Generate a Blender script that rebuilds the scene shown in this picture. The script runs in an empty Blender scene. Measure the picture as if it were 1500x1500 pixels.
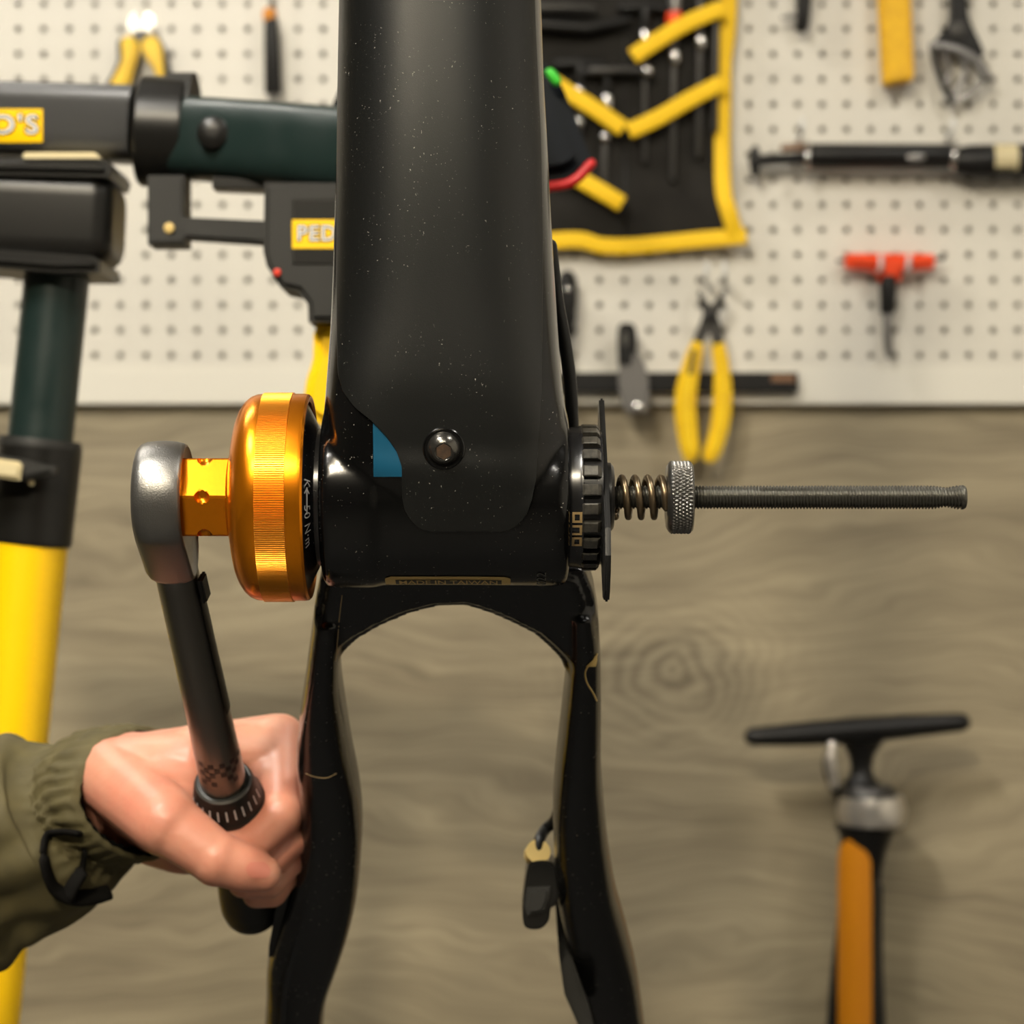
import bpy, bmesh, math, random
import numpy as np
from mathutils import Vector, Matrix
from mathutils.bvhtree import BVHTree
from mathutils import noise as mnoise

random.seed(7)
SC = bpy.context.scene
COL = SC.collection
F = 3200.0            # focal length in pixels of the 1500 px frame
CAM_H = 0.92          # lens height above the floor
CAM_D = 0.80          # lens to bottom bracket axis

# ------------------------------------------------------------------ camera
cam = bpy.data.cameras.new('camera')
cam.sensor_fit = 'HORIZONTAL'
cam.sensor_width = 36.0
cam.lens = 36.0 * F / 1500.0
cam.clip_start = 0.02
cam.dof.use_dof = True
cam.dof.focus_distance = 0.772
cam.dof.aperture_fstop = 13.5
cam_o = bpy.data.objects.new('camera', cam)
COL.objects.link(cam_o)
cam_o.location = (0, -CAM_D, CAM_H)
cam_o.rotation_euler = (math.radians(90), 0, 0)
SC.camera = cam_o

# ------------------------------------------------------------------ world and exposure
w = bpy.data.worlds.new('world'); SC.world = w
w.use_nodes = True
w.node_tree.nodes['Background'].inputs[0].default_value = (0.9, 0.95, 1.0, 1)
w.node_tree.nodes['Background'].inputs[1].default_value = 0.10
SC.view_settings.view_transform = 'Standard'
SC.view_settings.look = 'None'
SC.view_settings.gamma = 1.0
SC.view_settings.use_curve_mapping = False
SC.view_settings.exposure = 0.0
# ceiling lamps: x, y, length x, length y, strength
LAMP_Z = 2.50
WARM, NEUT = (1.0, 0.88, 0.66), (1.0, 0.95, 0.86)
LAMPS = [(-0.80, -0.85, 0.20, 0.6, 150.0, NEUT),
         (0.95, -0.35, 0.20, 0.6, 48.0, NEUT),
         (-0.64, -2.20, 0.13, 0.13, 1400.0, WARM),
         (-0.27, -2.35, 0.13, 0.13, 450.0, WARM),
         (0.45, -2.30, 0.13, 0.13, 120.0, NEUT),
         (-1.0, 0.75, 0.7, 0.16, 44.0, NEUT)]

# ------------------------------------------------------------------ helpers
def W(px, py, d):
    return Vector(((px - 750) / F * d, d - CAM_D, CAM_H - (py - 750) / F * d))

def lin(r, g, b):
    f = lambda c: (c / 255.0 / 12.92) if c / 255.0 <= 0.04045 else ((c / 255.0 + 0.055) / 1.055) ** 2.4
    return (f(r), f(g), f(b))

def mat(name, col, rough=0.5, metal=0.0, bump=None, var=None, speck=None, coat=0.0, sss=0.0, rvar=None, aniso=0.0, spec=None):
    """Procedural material. bump=(scale,strength) var=(scale,col2,stretch) speck=(scale,cut,col) rvar=(scale,rough2)"""
    m = bpy.data.materials.new(name); m.use_nodes = True
    nt = m.node_tree; N = nt.nodes; L = nt.links
    b = N['Principled BSDF']
    b.inputs['Base Color'].default_value = (*col, 1)
    b.inputs['Roughness'].default_value = rough
    b.inputs['Metallic'].default_value = metal
    if coat: 
        b.inputs['Coat Weight'].default_value = coat; b.inputs['Coat Roughness'].default_value = 0.08
    if spec is not None: b.inputs['Specular IOR Level'].default_value = spec
    if sss:
        b.inputs['Subsurface Weight'].default_value = sss
        b.inputs['Subsurface Radius'].default_value = (0.008, 0.003, 0.0015)
        b.inputs['Subsurface Scale'].default_value = 1.0
    tc = N.new('ShaderNodeTexCoord')
    def noise(scale, detail=4, stretch=(1, 1, 1), rough=0.55):
        mp = N.new('ShaderNodeMapping'); mp.inputs['Scale'].default_value = stretch
        L.new(tc.outputs['Object'], mp.inputs['Vector'])
        n = N.new('ShaderNodeTexNoise'); n.inputs['Scale'].default_value = scale
        n.inputs['Detail'].default_value = detail; n.inputs['Roughness'].default_value = rough
        L.new(mp.outputs[0], n.inputs['Vector'])
        return n.outputs['Fac']
    def ramp(src, a, c):
        r = N.new('ShaderNodeMapRange'); r.inputs[1].default_value = a; r.inputs[2].default_value = c
        L.new(src, r.inputs[0]); return r.outputs[0]
    cur = None
    def mix(fac, c1, c2):
        x = N.new('ShaderNodeMix'); x.data_type = 'RGBA'
        L.new(fac, x.inputs[0])
        if isinstance(c1, tuple): x.inputs[6].default_value = (*c1, 1)
        else: L.new(c1, x.inputs[6])
        x.inputs[7].default_value = (*c2, 1)
        return x.outputs[2]
    if var:
        st = var[2] if len(var) > 2 else (1, 1, 1)
        cur = mix(ramp(noise(var[0], 5, st), 0.32, 0.68), col, var[1])
    if speck:
        s = ramp(noise(speck[0], 2, (1, 1, 1), 0.6), speck[1], speck[1] + 0.05)
        s2 = ramp(noise(speck[0] * 0.045, 2), 0.42, 0.62)
        mu = N.new('ShaderNodeMath'); mu.operation = 'MULTIPLY'
        L.new(s, mu.inputs[0]); L.new(s2, mu.inputs[1])
        cur = mix(mu.outputs[0], cur if cur is not None else col, speck[2])
        rr = N.new('ShaderNodeMix'); L.new(mu.outputs[0], rr.inputs[0])
        rr.inputs[2].default_value = rough; rr.inputs[3].default_value = 0.9
        L.new(rr.outputs[0], b.inputs['Roughness'])
    elif rvar:
        rr = N.new('ShaderNodeMix'); L.new(ramp(noise(rvar[0], 4), 0.35, 0.7), rr.inputs[0])
        rr.inputs[2].default_value = rough; rr.inputs[3].default_value = rvar[1]
        L.new(rr.outputs[0], b.inputs['Roughness'])
    if cur is not None: L.new(cur, b.inputs['Base Color'])
    if bump:
        bm_ = N.new('ShaderNodeBump'); bm_.inputs['Strength'].default_value = bump[1]
        bm_.inputs['Distance'].default_value = bump[2] if len(bump) > 2 else 0.001
        L.new(noise(bump[0], 4), bm_.inputs['Height'])
        L.new(bm_.outputs[0], b.inputs['Normal'])
    return m

ROOT = {}
def empty(name, loc, label, cat, group=None):
    o = bpy.data.objects.new(name, None); COL.objects.link(o)
    o.empty_display_size = 0.02
    o.location = loc; ROOT[o.name] = Vector(loc)
    tag(o, label, cat, group); return o

def tag(o, label=None, cat=None, group=None, kind=None):
    if label: o['label'] = label
    if cat: o['category'] = cat
    if group: o['group'] = group
    if kind: o['kind'] = kind
    return o

def obj(name, geo, m, parent=None, smooth=35, label=None):
    """geo: (verts, faces) or Mesh in world space. Linked as ONE mesh object, recentred on itself."""
    if isinstance(geo, bpy.types.Mesh):
        me = geo; me.name = name
    else:
        me = bpy.data.meshes.new(name)
        me.from_pydata([tuple(v) for v in geo[0]], [], [tuple(f) for f in geo[1]])
        bm = bmesh.new(); bm.from_mesh(me)
        bmesh.ops.recalc_face_normals(bm, faces=bm.faces[:]); bm.to_mesh(me); bm.free()
    n = len(me.vertices)
    co = np.empty(n * 3, 'f'); me.vertices.foreach_get('co', co); co = co.reshape(-1, 3)
    c = (co.min(0) + co.max(0)) / 2
    me.vertices.foreach_set('co', (co - c).ravel()); me.update()
    if smooth is not None:
        me.shade_smooth()
        if smooth < 180: me.set_sharp_from_angle(angle=math.radians(smooth))
    me.materials.clear(); me.materials.append(m)
    o = bpy.data.objects.new(name, me); COL.objects.link(o)
    c = Vector([float(v) for v in c])
    if parent is not None:
        o.parent = parent; o.location = c - ROOT[parent.name]
    else: o.location = c
    ROOT[o.name] = c
    if label: o['label'] = label
    if smooth in (30, 35, 40):
        wn = o.modifiers.new('weighted_normal', 'WEIGHTED_NORMAL'); wn.keep_sharp = True
    return o

def merge(*gs):
    V, Fc = [], []
    for v, f in gs:
        k = len(V); V += [Vector(x) for x in v]; Fc += [tuple(i + k for i in q) for q in f]
    return V, Fc

def rings(loops, closed_u=True, cap0=True, cap1=True):
    n = len(loops[0]); V = []; Fc = []
    for l in loops: V += [Vector(p) for p in l]
    for i in range(len(loops) - 1):
        for j in range(n if closed_u else n - 1):
            a = i * n + j; b = i * n + (j + 1) % n
            Fc.append((a, b, b + n, a + n))
    if closed_u and cap0: Fc.append(tuple(range(n - 1, -1, -1)))
    if closed_u and cap1: Fc.append(tuple(range((len(loops) - 1) * n, len(loops) * n)))
    return V, Fc

def frame_of(ax, up=None):
    ax = Vector(ax).normalized()
    up = Vector(up) if up is not None else (Vector((0, 0, 1)) if abs(ax.z) < 0.9 else Vector((0, -1, 0)))
    e1 = (up - ax * up.dot(ax)).normalized(); e2 = ax.cross(e1)
    return ax, e1, e2

def lathe(prof, org, axis, segs=48, up=None, rf=None):
    """prof: [(s, r)] along axis from org. rf(s, r, th) optionally modifies the radius"""
    ax, e1, e2 = frame_of(axis, up); org = Vector(org); L = []
    for s, r in prof:
        r = max(r, 1e-5); l = []
        for k in range(segs):
            th = 2 * math.pi * k / segs
            q = rf(s, r, th) if rf else r
            l.append(org + ax * s + (e1 * math.cos(th) + e2 * math.sin(th)) * q)
        L.append(l)
    return rings(L)

def se(th, a, b, n):
    c, s = math.cos(th), math.sin(th)
    return a * math.copysign(abs(c) ** (2 / n), c), b * math.copysign(abs(s) ** (2 / n), s)

def tube(pts, rad, segs=16, up=None, n=2.0, rnd=True, asp=1.0):
    """rad: a number or list of numbers or (across up, across side) pairs. asp multiplies the side radius."""
    pts = [Vector(p) for p in pts]; m = len(pts)
    if not isinstance(rad, (list, tuple)): rad = [rad] * m
    if len(rad) == 1: rad = list(rad) * m
    rad = [r if isinstance(r, tuple) else (r, r * asp) for r in rad]
    if len(rad) != m:            # radii given at fewer stations: spread them along the path
        q = np.linspace(0, 1, len(rad)); rad = [(float(np.interp(k / (m - 1), q, [r[0] for r in rad])), float(np.interp(k / (m - 1), q, [r[1] for r in rad]))) for k in range(m)]
    T = []
    for i in range(m):
        t = pts[min(i + 1, m - 1)] - pts[max(i - 1, 0)]; T.append(t.normalized())
    _, e1, _ = frame_of(T[0], up); L = []
    for i in range(m):
        e1 = (e1 - T[i] * e1.dot(T[i])).normalized(); e2 = T[i].cross(e1)
        ra, rb = rad[i]
        ring = lambda k, off: [pts[i] + T[i] * off + e1 * (x * k) + e2 * (y * k)
                               for x, y in [se(2 * math.pi * j / segs, ra, rb, n) for j in range(segs)]]
        rr = min(ra, rb) * (1.0 if rnd is True else float(rnd or 0))
        if i == 0 and rnd:
            for q in (80, 55, 30): 
                k = 1 - (1 - math.cos(math.radians(q))) * rr / max(ra, rb)
                L.append(ring(k if rr < max(ra, rb) * .99 else max(math.cos(math.radians(q)), .05), -rr * math.sin(math.radians(q))))
        L.append(ring(1, 0))
        if i == m - 1 and rnd:
            for q in (30, 55, 80):
                k = 1 - (1 - math.cos(math.radians(q))) * rr / max(ra, rb)
                L.append(ring(k if rr < max(ra, rb) * .99 else max(math.cos(math.radians(q)), .05), rr * math.sin(math.radians(q))))
    return rings(L)

def smooth_path(pts, k=6):
    """Catmull-Rom through the points (Vectors or tuples of any length)"""
    P = [np.array(p, float) for p in pts]; P = [2 * P[0] - P[1]] + P + [2 * P[-1] - P[-2]]; out = []
    for i in range(1, len(P) - 2):
        for j in range(k):
            t = j / k; a, b, c, d = P[i - 1], P[i], P[i + 1], P[i + 2]
            out.append(0.5 * (2 * b + (c - a) * t + (2 * a - 5 * b + 4 * c - d) * t * t + (3 * b - a - 3 * c + d) * t ** 3))
    out.append(P[-2]); return out

def prism_w(front, depth, bevel=0.0, segs=2):
    """closed outline (world points) pushed along the vector depth; edges of both faces bevelled"""
    bm = bmesh.new(); dv = Vector(depth)
    a = [bm.verts.new(Vector(p)) for p in front]; b = [bm.verts.new(Vector(p) + dv) for p in front]
    f1 = bm.faces.new(a); f2 = bm.faces.new(list(reversed(b))); n = len(a)
    for i in range(n): bm.faces.new((a[i], b[i], b[(i + 1) % n], a[(i + 1) % n]))
    bmesh.ops.recalc_face_normals(bm, faces=bm.faces[:])
    if bevel:
        es = list(f1.edges) + list(f2.edges)
        bmesh.ops.bevel(bm, geom=es, offset=bevel, segments=segs, affect='EDGES', clamp_overlap=True)
    me = bpy.data.meshes.new('m'); bm.to_mesh(me); bm.free()
    v = [Vector(q.co) for q in me.vertices]; f = [tuple(p.vertices) for p in me.polygons]
    bpy.data.meshes.remove(me); return v, f

def prism(px, d, t, bevel=0.0, curve=0, segs=2):
    """outline in pixels standing at distance d (its middle), t metres thick"""
    if curve:
        q = [np.array(p, float) for p in px]; n = len(q); out = []
        for i in range(n):
            p0, p1, p2, p3 = q[i - 1], q[i], q[(i + 1) % n], q[(i + 2) % n]
            for j in range(curve):
                s = j / curve
                out.append(0.5 * (2 * p1 + (p2 - p0) * s + (2 * p0 - 5 * p1 + 4 * p2 - p3) * s * s + (3 * p1 - p0 - 3 * p2 + p3) * s ** 3))
        px = out
    return prism_w([W(x, y, d) + Vector((0, -t / 2, 0)) for x, y in px], (0, t, 0), bevel, segs)

def rect(x0, y0, x1, y1): return [(x0, y0), (x1, y0), (x1, y1), (x0, y1)]

def ball(c, r, sc=(1, 1, 1), u=16, v=10):
    V = []; Fc = []
    for i in range(v + 1):
        ph = math.pi * i / v
        for j in range(u):
            th = 2 * math.pi * j / u
            s = max(math.sin(ph), 1e-3)
            V.append(Vector(c) + Vector((r * sc[0] * s * math.cos(th), r * sc[1] * s * math.sin(th), r * sc[2] * math.cos(ph))))
    for i in range(v):
        for j in range(u):
            a = i * u + j; b = i * u + (j + 1) % u; Fc.append((a, b, b + u, a + u))
    Fc.append(tuple(range(u - 1, -1, -1))); Fc.append(tuple(range(v * u, v * u + u)))
    return V, Fc

def caps(p, q, r1, r2, segs=18):
    """tapered capsule"""
    p, q = Vector(p), Vector(q)
    return tube([p, (p + q) / 2, q], [r1, (r1 + r2) / 2, r2], segs)

def remesh(geos, voxel, it=4, fac=0.5):
    """union of closed shapes as one continuous smooth mesh"""
    V, Fc = merge(*geos)
    me = bpy.data.meshes.new('tmp'); me.from_pydata([tuple(v) for v in V], [], Fc)
    bm = bmesh.new(); bm.from_mesh(me); bmesh.ops.recalc_face_normals(bm, faces=bm.faces[:]); bm.to_mesh(me); bm.free()
    o = bpy.data.objects.new('tmp', me); COL.objects.link(o)
    r = o.modifiers.new('r', 'REMESH'); r.mode = 'VOXEL'; r.voxel_size = voxel
    if it:
        s = o.modifiers.new('s', 'SMOOTH'); s.factor = fac; s.iterations = it
    dg = bpy.context.evaluated_depsgraph_get()
    out = bpy.data.meshes.new_from_object(o.evaluated_get(dg))
    bpy.data.objects.remove(o); bpy.data.meshes.remove(me); return out

def text_geo(body, size, extrude=0.0, bold=0.0, spacing=1.0):
    c = bpy.data.curves.new('t', 'FONT'); c.body = body; c.size = size; c.align_x = 'CENTER'; c.align_y = 'CENTER'
    c.extrude = extrude; c.offset = bold; c.space_character = spacing; c.resolution_u = 3
    o = bpy.data.objects.new('t', c); COL.objects.link(o)
    dg = bpy.context.evaluated_depsgraph_get()
    me = bpy.data.meshes.new_from_object(o.evaluated_get(dg))
    v = [Vector(q.co) for q in me.vertices]; f = [tuple(p.vertices) for p in me.polygons]
    bpy.data.objects.remove(o); bpy.data.curves.remove(c); bpy.data.meshes.remove(me)
    return v, f

def text_at(body, size, org, right, up, extrude=0.0002, bold=0.0, sx=1.0, spacing=1.0):
    v, f = text_geo(body, size, extrude, bold, spacing); r = Vector(right).normalized(); u = Vector(up).normalized(); n = r.cross(u)
    return [Vector(org) + r * (q.x * sx) + u * q.y + n * q.z for q in v], f

def bvh_of(me_or_geo):
    if isinstance(me_or_geo, bpy.types.Mesh):
        v = [q.co.copy() for q in me_or_geo.vertices]; f = [tuple(p.vertices) for p in me_or_geo.polygons]
    else: v, f = me_or_geo
    return BVHTree.FromPolygons(v, f)

# ------------------------------------------------------------------ materials
M = {}
M['peg'] = mat('white_pegboard', (0.69, 0.655, 0.575), 0.42, var=(5, (0.63, 0.60, 0.535)), bump=(60, 0.05))
M['rail'] = mat('white_rail', (0.71, 0.68, 0.60), 0.4, bump=(80, 0.05))
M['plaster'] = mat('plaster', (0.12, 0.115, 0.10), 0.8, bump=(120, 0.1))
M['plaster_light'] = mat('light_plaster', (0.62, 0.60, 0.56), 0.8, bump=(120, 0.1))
M['ceil'] = mat('ceiling_paint', (0.22, 0.21, 0.19), 0.9)
M['floor'] = mat('floor_vinyl', (0.035, 0.034, 0.032), 0.6, var=(12, (0.028, 0.027, 0.026)))
M['carbon'] = mat('gloss_black_carbon', (0.002, 0.002, 0.002), 0.18, speck=(900, 0.70, (0.30, 0.28, 0.24)), bump=(35, 0.03), spec=0.42)
M['carbon2'] = mat('dusty_black_carbon', (0.003, 0.003, 0.003), 0.2, spec=.4, speck=(700, 0.70, (0.26, 0.24, 0.18)), bump=(40, 0.04))
M['rubber'] = mat('dusty_protector_rubber', (0.0035, 0.0038, 0.0035), 0.34, speck=(1100, 0.69, (0.26, 0.25, 0.22)), bump=(2600, 0.12, 0.0003))
M['blue'] = mat('blue_decal', lin(10, 70, 96), 0.35)
M['gold'] = mat('gold_foil', lin(205, 176, 108), 0.4, metal=0.15)
M['black'] = mat('black_print', (0.004, 0.004, 0.004), 0.4)
M['greyprint'] = mat('grey_print', (0.10, 0.10, 0.09), 0.5)
M['whiteprint'] = mat('white_print', (0.55, 0.55, 0.55), 0.5)
M['tanprint'] = mat('tan_print', lin(150, 126, 86), 0.5)
M['orange'] = mat('orange_anodised', (0.80, 0.245, 0.006), 0.27, metal=0.9, bump=(900, 0.04, 0.0002))
M['orange_knurl'] = mat('orange_anodised_knurl', (0.88, 0.34, 0.03), 0.30, metal=0.9)
M['steel'] = mat('satin_grey_steel', (0.21, 0.205, 0.195), 0.35, metal=0.9, bump=(1800, 0.35, 0.0003))
M['shaft'] = mat('dark_steel_tube', (0.16, 0.15, 0.13), 0.28, metal=0.9, bump=(900, 0.05))
M['chrome'] = mat('bright_steel', (0.55, 0.54, 0.52), 0.2, metal=1.0)
M['bolt'] = mat('dark_bolt_steel', (0.12, 0.115, 0.105), 0.22, metal=0.9, bump=(700, 0.1))
M['rust'] = mat('rusty_socket', (0.10, 0.055, 0.03), 0.7, var=(400, (0.04, 0.025, 0.015)))
M['cup'] = mat('black_anodised_cup', (0.010, 0.010, 0.011), 0.25, speck=(700, 0.70, (0.25, 0.23, 0.2)))
M['tooth'] = mat('dusty_cup_tooth', (0.018, 0.017, 0.015), 0.3, var=(500, (0.06, 0.055, 0.045)))
M['rod'] = mat('oily_threaded_steel', (0.11, 0.105, 0.09), 0.36, metal=0.85)
M['nut'] = mat('knurled_black_steel', (0.16, 0.155, 0.145), 0.30, metal=0.9)
M['spring'] = mat('bronzed_spring_steel', (0.19, 0.14, 0.085), 0.32, metal=0.9)
M['plate'] = mat('blackened_plate', (0.02, 0.02, 0.02), 0.32, metal=0.3)
M['grip'] = mat('black_grip', (0.006, 0.006, 0.005), 0.42, spec=.3)
M['red'] = mat('red_plastic', lin(200, 45, 20), 0.45)
M['skin'] = mat('skin', lin(196, 142, 117), 0.42, var=(28, lin(190, 120, 99)), bump=(420, 0.22, 0.0006), sss=0.10)
M['nail'] = mat('nail', lin(190, 116, 98), 0.3)
M['sleeve'] = mat('olive_jacket', lin(80, 72, 40), 0.8, var=(70, lin(68, 61, 34)), bump=(1500, 0.15))
M['cufflining'] = mat('dark_cuff_lining', (0.004, 0.0036, 0.003), 0.9, spec=.1)
M['stand_grey'] = mat('dark_grey_tube', (0.040, 0.040, 0.040), 0.30, bump=(300, 0.05))
M['stand_green'] = mat('dark_green_tube', (0.008, 0.019, 0.017), 0.32, bump=(300, 0.06), rvar=(40, 0.45))
M['stand_black'] = mat('black_moulding', (0.008, 0.0075, 0.0065), 0.33, spec=.35)
M['stand_char'] = mat('charcoal_casting', (0.022, 0.0215, 0.0195), 0.5, bump=(400, 0.1), spec=.3)
M['yellow'] = mat('yellow_paint', lin(250, 200, 0), 0.35, bump=(300, 0.03))
M['yellow_dip'] = mat('yellow_dipped_grip', lin(240, 200, 0), 0.42, var=(60, lin(228, 184, 0)))
M['yellow_cloth'] = mat('yellow_binding_cloth', lin(242, 196, 10), 0.7, bump=(700, 0.3))
M['yellow_rough'] = mat('yellow_textured', lin(236, 186, 6), 0.6, var=(160, lin(214, 160, 4)), bump=(260, 0.3))
M['cream'] = mat('cream_plastic', lin(200, 186, 146), 0.5)
M['roll'] = mat('black_canvas', (0.014, 0.0125, 0.0105), 0.85, var=(30, (0.020, 0.018, 0.015)), bump=(1200, 0.3), spec=.2)
M['navy'] = mat('navy_saddle_cover', (0.001, 0.0028, 0.006), 0.5, bump=(400, 0.1), spec=.2)
M['redtrim'] = mat('red_trim', lin(186, 10, 14), 0.45)
M['green'] = mat('green_accent', lin(60, 190, 50), 0.45)
M['blk_tool'] = mat('black_tool_plastic', (0.007, 0.0065, 0.006), 0.4, spec=.3)
M['dk_metal'] = mat('dark_tool_steel', (0.055, 0.052, 0.048), 0.4, metal=0.6)
M['grey_metal'] = mat('grey_tool_steel', (0.22, 0.21, 0.20), 0.35, metal=0.7)
M['redhandle'] = mat('red_orange_plastic', lin(238, 70, 14), 0.4)
M['copper'] = mat('brown_plastic', lin(120, 86, 58), 0.5)
M['pump_orange'] = mat('pump_orange', lin(208, 130, 8), 0.45)
M['pump_silver'] = mat('pump_silver', (0.62, 0.58, 0.52), 0.28, metal=0.8)
M['lampwhite'] = mat('lamp_housing', (0.7, 0.7, 0.68), 0.5)
M['hose'] = mat('black_hose', (0.006, 0.006, 0.0055), 0.4, spec=.35)

# laminate wall: grey-brown with long horizontal grain and one knot
def laminate():
    m = bpy.data.materials.new('grey_wood_laminate'); m.use_nodes = True
    nt = m.node_tree; N = nt.nodes; L = nt.links; b = N['Principled BSDF']; b.inputs['Roughness'].default_value = 0.42
    tc = N.new('ShaderNodeTexCoord'); warp = [tc.outputs['Object']]
    def nz(scale, st, det=6, dist=0.0):
        mp = N.new('ShaderNodeMapping'); mp.inputs['Scale'].default_value = st; L.new(warp[0], mp.inputs[0])
        n = N.new('ShaderNodeTexNoise'); n.inputs['Scale'].default_value = scale; n.inputs['Detail'].default_value = det
        n.inputs['Distortion'].default_value = dist
        L.new(mp.outputs[0], n.inputs['Vector']); return n.outputs['Fac']
    def math_(op, a, c):
        x = N.new('ShaderNodeMath'); x.operation = op
        for i, v in enumerate((a, c)):
            if isinstance(v, (int, float)): x.inputs[i].default_value = v
            else: L.new(v, x.inputs[i])
        return x.outputs[0]
    wz = math_('MULTIPLY', math_('SUBTRACT', nz(3.0, (1, 1, 2.2), 3), 0.5), 0.16)
    cx = N.new('ShaderNodeCombineXYZ'); L.new(wz, cx.inputs[2])
    va = N.new('ShaderNodeVectorMath'); L.new(tc.outputs['Object'], va.inputs[0]); L.new(cx.outputs[0], va.inputs[1]); warp[0] = va.outputs[0]
    fine = nz(9, (0.9, 1, 26), 7, 0.4); broad = nz(3.2, (0.8, 1, 5), 4, 0.6)
    # knot rings
    k = KNOT - WALLC
    mp = N.new('ShaderNodeMapping'); mp.vector_type = 'POINT'
    mp.inputs['Location'].default_value = (-k.x * 0.85, 0, -k.z * 1.15); mp.inputs['Scale'].default_value = (0.85, 0.0, 1.15)
    L.new(tc.outputs['Object'], mp.inputs[0])
    ln = N.new('ShaderNodeVectorMath'); ln.operation = 'LENGTH'; L.new(mp.outputs[0], ln.inputs[0])
    dist = math_('ADD', ln.outputs['Value'], math_('MULTIPLY', nz(13, (1, 1, 1.3), 3), 0.055))
    ring = math_('SINE', math_('MULTIPLY', dist, 460.0), 0.0)
    fade = math_('POWER', 2.718, math_('MULTIPLY', math_('MULTIPLY', ln.outputs['Value'], ln.outputs['Value']), -170.0))
    kn = math_('MULTIPLY', math_('MULTIPLY', ring, fade), 0.13)
    v = math_('ADD', math_('ADD', math_('MULTIPLY', fine, 0.55), math_('MULTIPLY', broad, 0.45)), kn)
    cr = N.new('ShaderNodeValToRGB'); L.new(v, cr.inputs[0])
    cr.color_ramp.elements[0].position = 0.35; cr.color_ramp.elements[0].color = (0.195, 0.160, 0.104, 1)
    cr.color_ramp.elements[1].position = 0.67; cr.color_ramp.elements[1].color = (0.385, 0.325, 0.213, 1)
    L.new(cr.outputs[0], b.inputs['Base Color'])
    bp = N.new('ShaderNodeBump'); bp.inputs['Strength'].default_value = 0.15; bp.inputs['Distance'].default_value = 0.0006
    L.new(fine, bp.inputs['Height']); L.new(bp.outputs[0], b.inputs['Normal'])
    return m

# ------------------------------------------------------------------ room
WD = 2.205                          # lens to laminate wall
WY = WD - CAM_D
RX0, RX1, RY0, RZ1 = -4.2, 2.1, -7.5, 2.62
def slab(x0, y0, z0, x1, y1, z1):
    return prism_w([(x0, y0, z0), (x1, y0, z0), (x1, y0, z1), (x0, y0, z1)], (0, y1 - y0, 0))
WALLC = Vector(((RX0 + RX1) / 2, WY + 0.05, RZ1 / 2)); KNOT = W(985, 985, WD)
M['wood'] = laminate()
for nm, g, mt in (('wall_back', slab(RX0, WY, 0, RX1, WY + 0.1, RZ1), 'wood'),
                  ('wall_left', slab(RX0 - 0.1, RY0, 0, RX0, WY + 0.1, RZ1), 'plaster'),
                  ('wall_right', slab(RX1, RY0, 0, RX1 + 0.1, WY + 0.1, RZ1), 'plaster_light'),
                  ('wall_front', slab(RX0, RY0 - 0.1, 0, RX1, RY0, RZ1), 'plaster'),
                  ('floor', slab(RX0 - 0.1, RY0 - 0.1, -0.1, RX1 + 0.1, WY + 0.1, 0), 'floor'),
                  ('ceiling', slab(RX0 - 0.1, RY0 - 0.1, RZ1, RX1 + 0.1, WY + 0.1, RZ1 + 0.1), 'ceil')):
    tag(obj(nm, g, M[mt], smooth=None), kind='structure')

def lamp_mat(s, LAMP_COL):
    m = bpy.data.materials.new('lamp_glow'); m.use_nodes = True
    b = m.node_tree.nodes['Principled BSDF']; b.inputs['Base Color'].default_value = (0.8, 0.8, 0.8, 1)
    b.inputs['Emission Color'].default_value = (*LAMP_COL, 1); b.inputs['Emission Strength'].default_value = s
    return m
LAMP_LABELS = ['long ceiling lamp above the left of the bicycle frame', 'long ceiling lamp above the right of the bicycle frame',
               'small bright ceiling lamp at the left behind the photographer', 'small ceiling lamp between the two others behind the photographer', 'small ceiling lamp at the right behind the photographer',
               'slim ceiling lamp running along the tool wall']
for (x, y, lx, ly, s, lc_), lb in zip(LAMPS, LAMP_LABELS):
    t = empty('ceiling_lamp', (x, y, LAMP_Z + 0.06), lb, 'lamp')
    obj('housing', slab(x - lx / 2 - .02, y - ly / 2 - .02, LAMP_Z + .01, x + lx / 2 + .02, y + ly / 2 + .02, RZ1 - 0.001), M['lampwhite'], t, None)
    obj('diffuser', slab(x - lx / 2, y - ly / 2, LAMP_Z - .01, x + lx / 2, y + ly / 2, LAMP_Z + .0095), lamp_mat(s, lc_), t, None)

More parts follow.
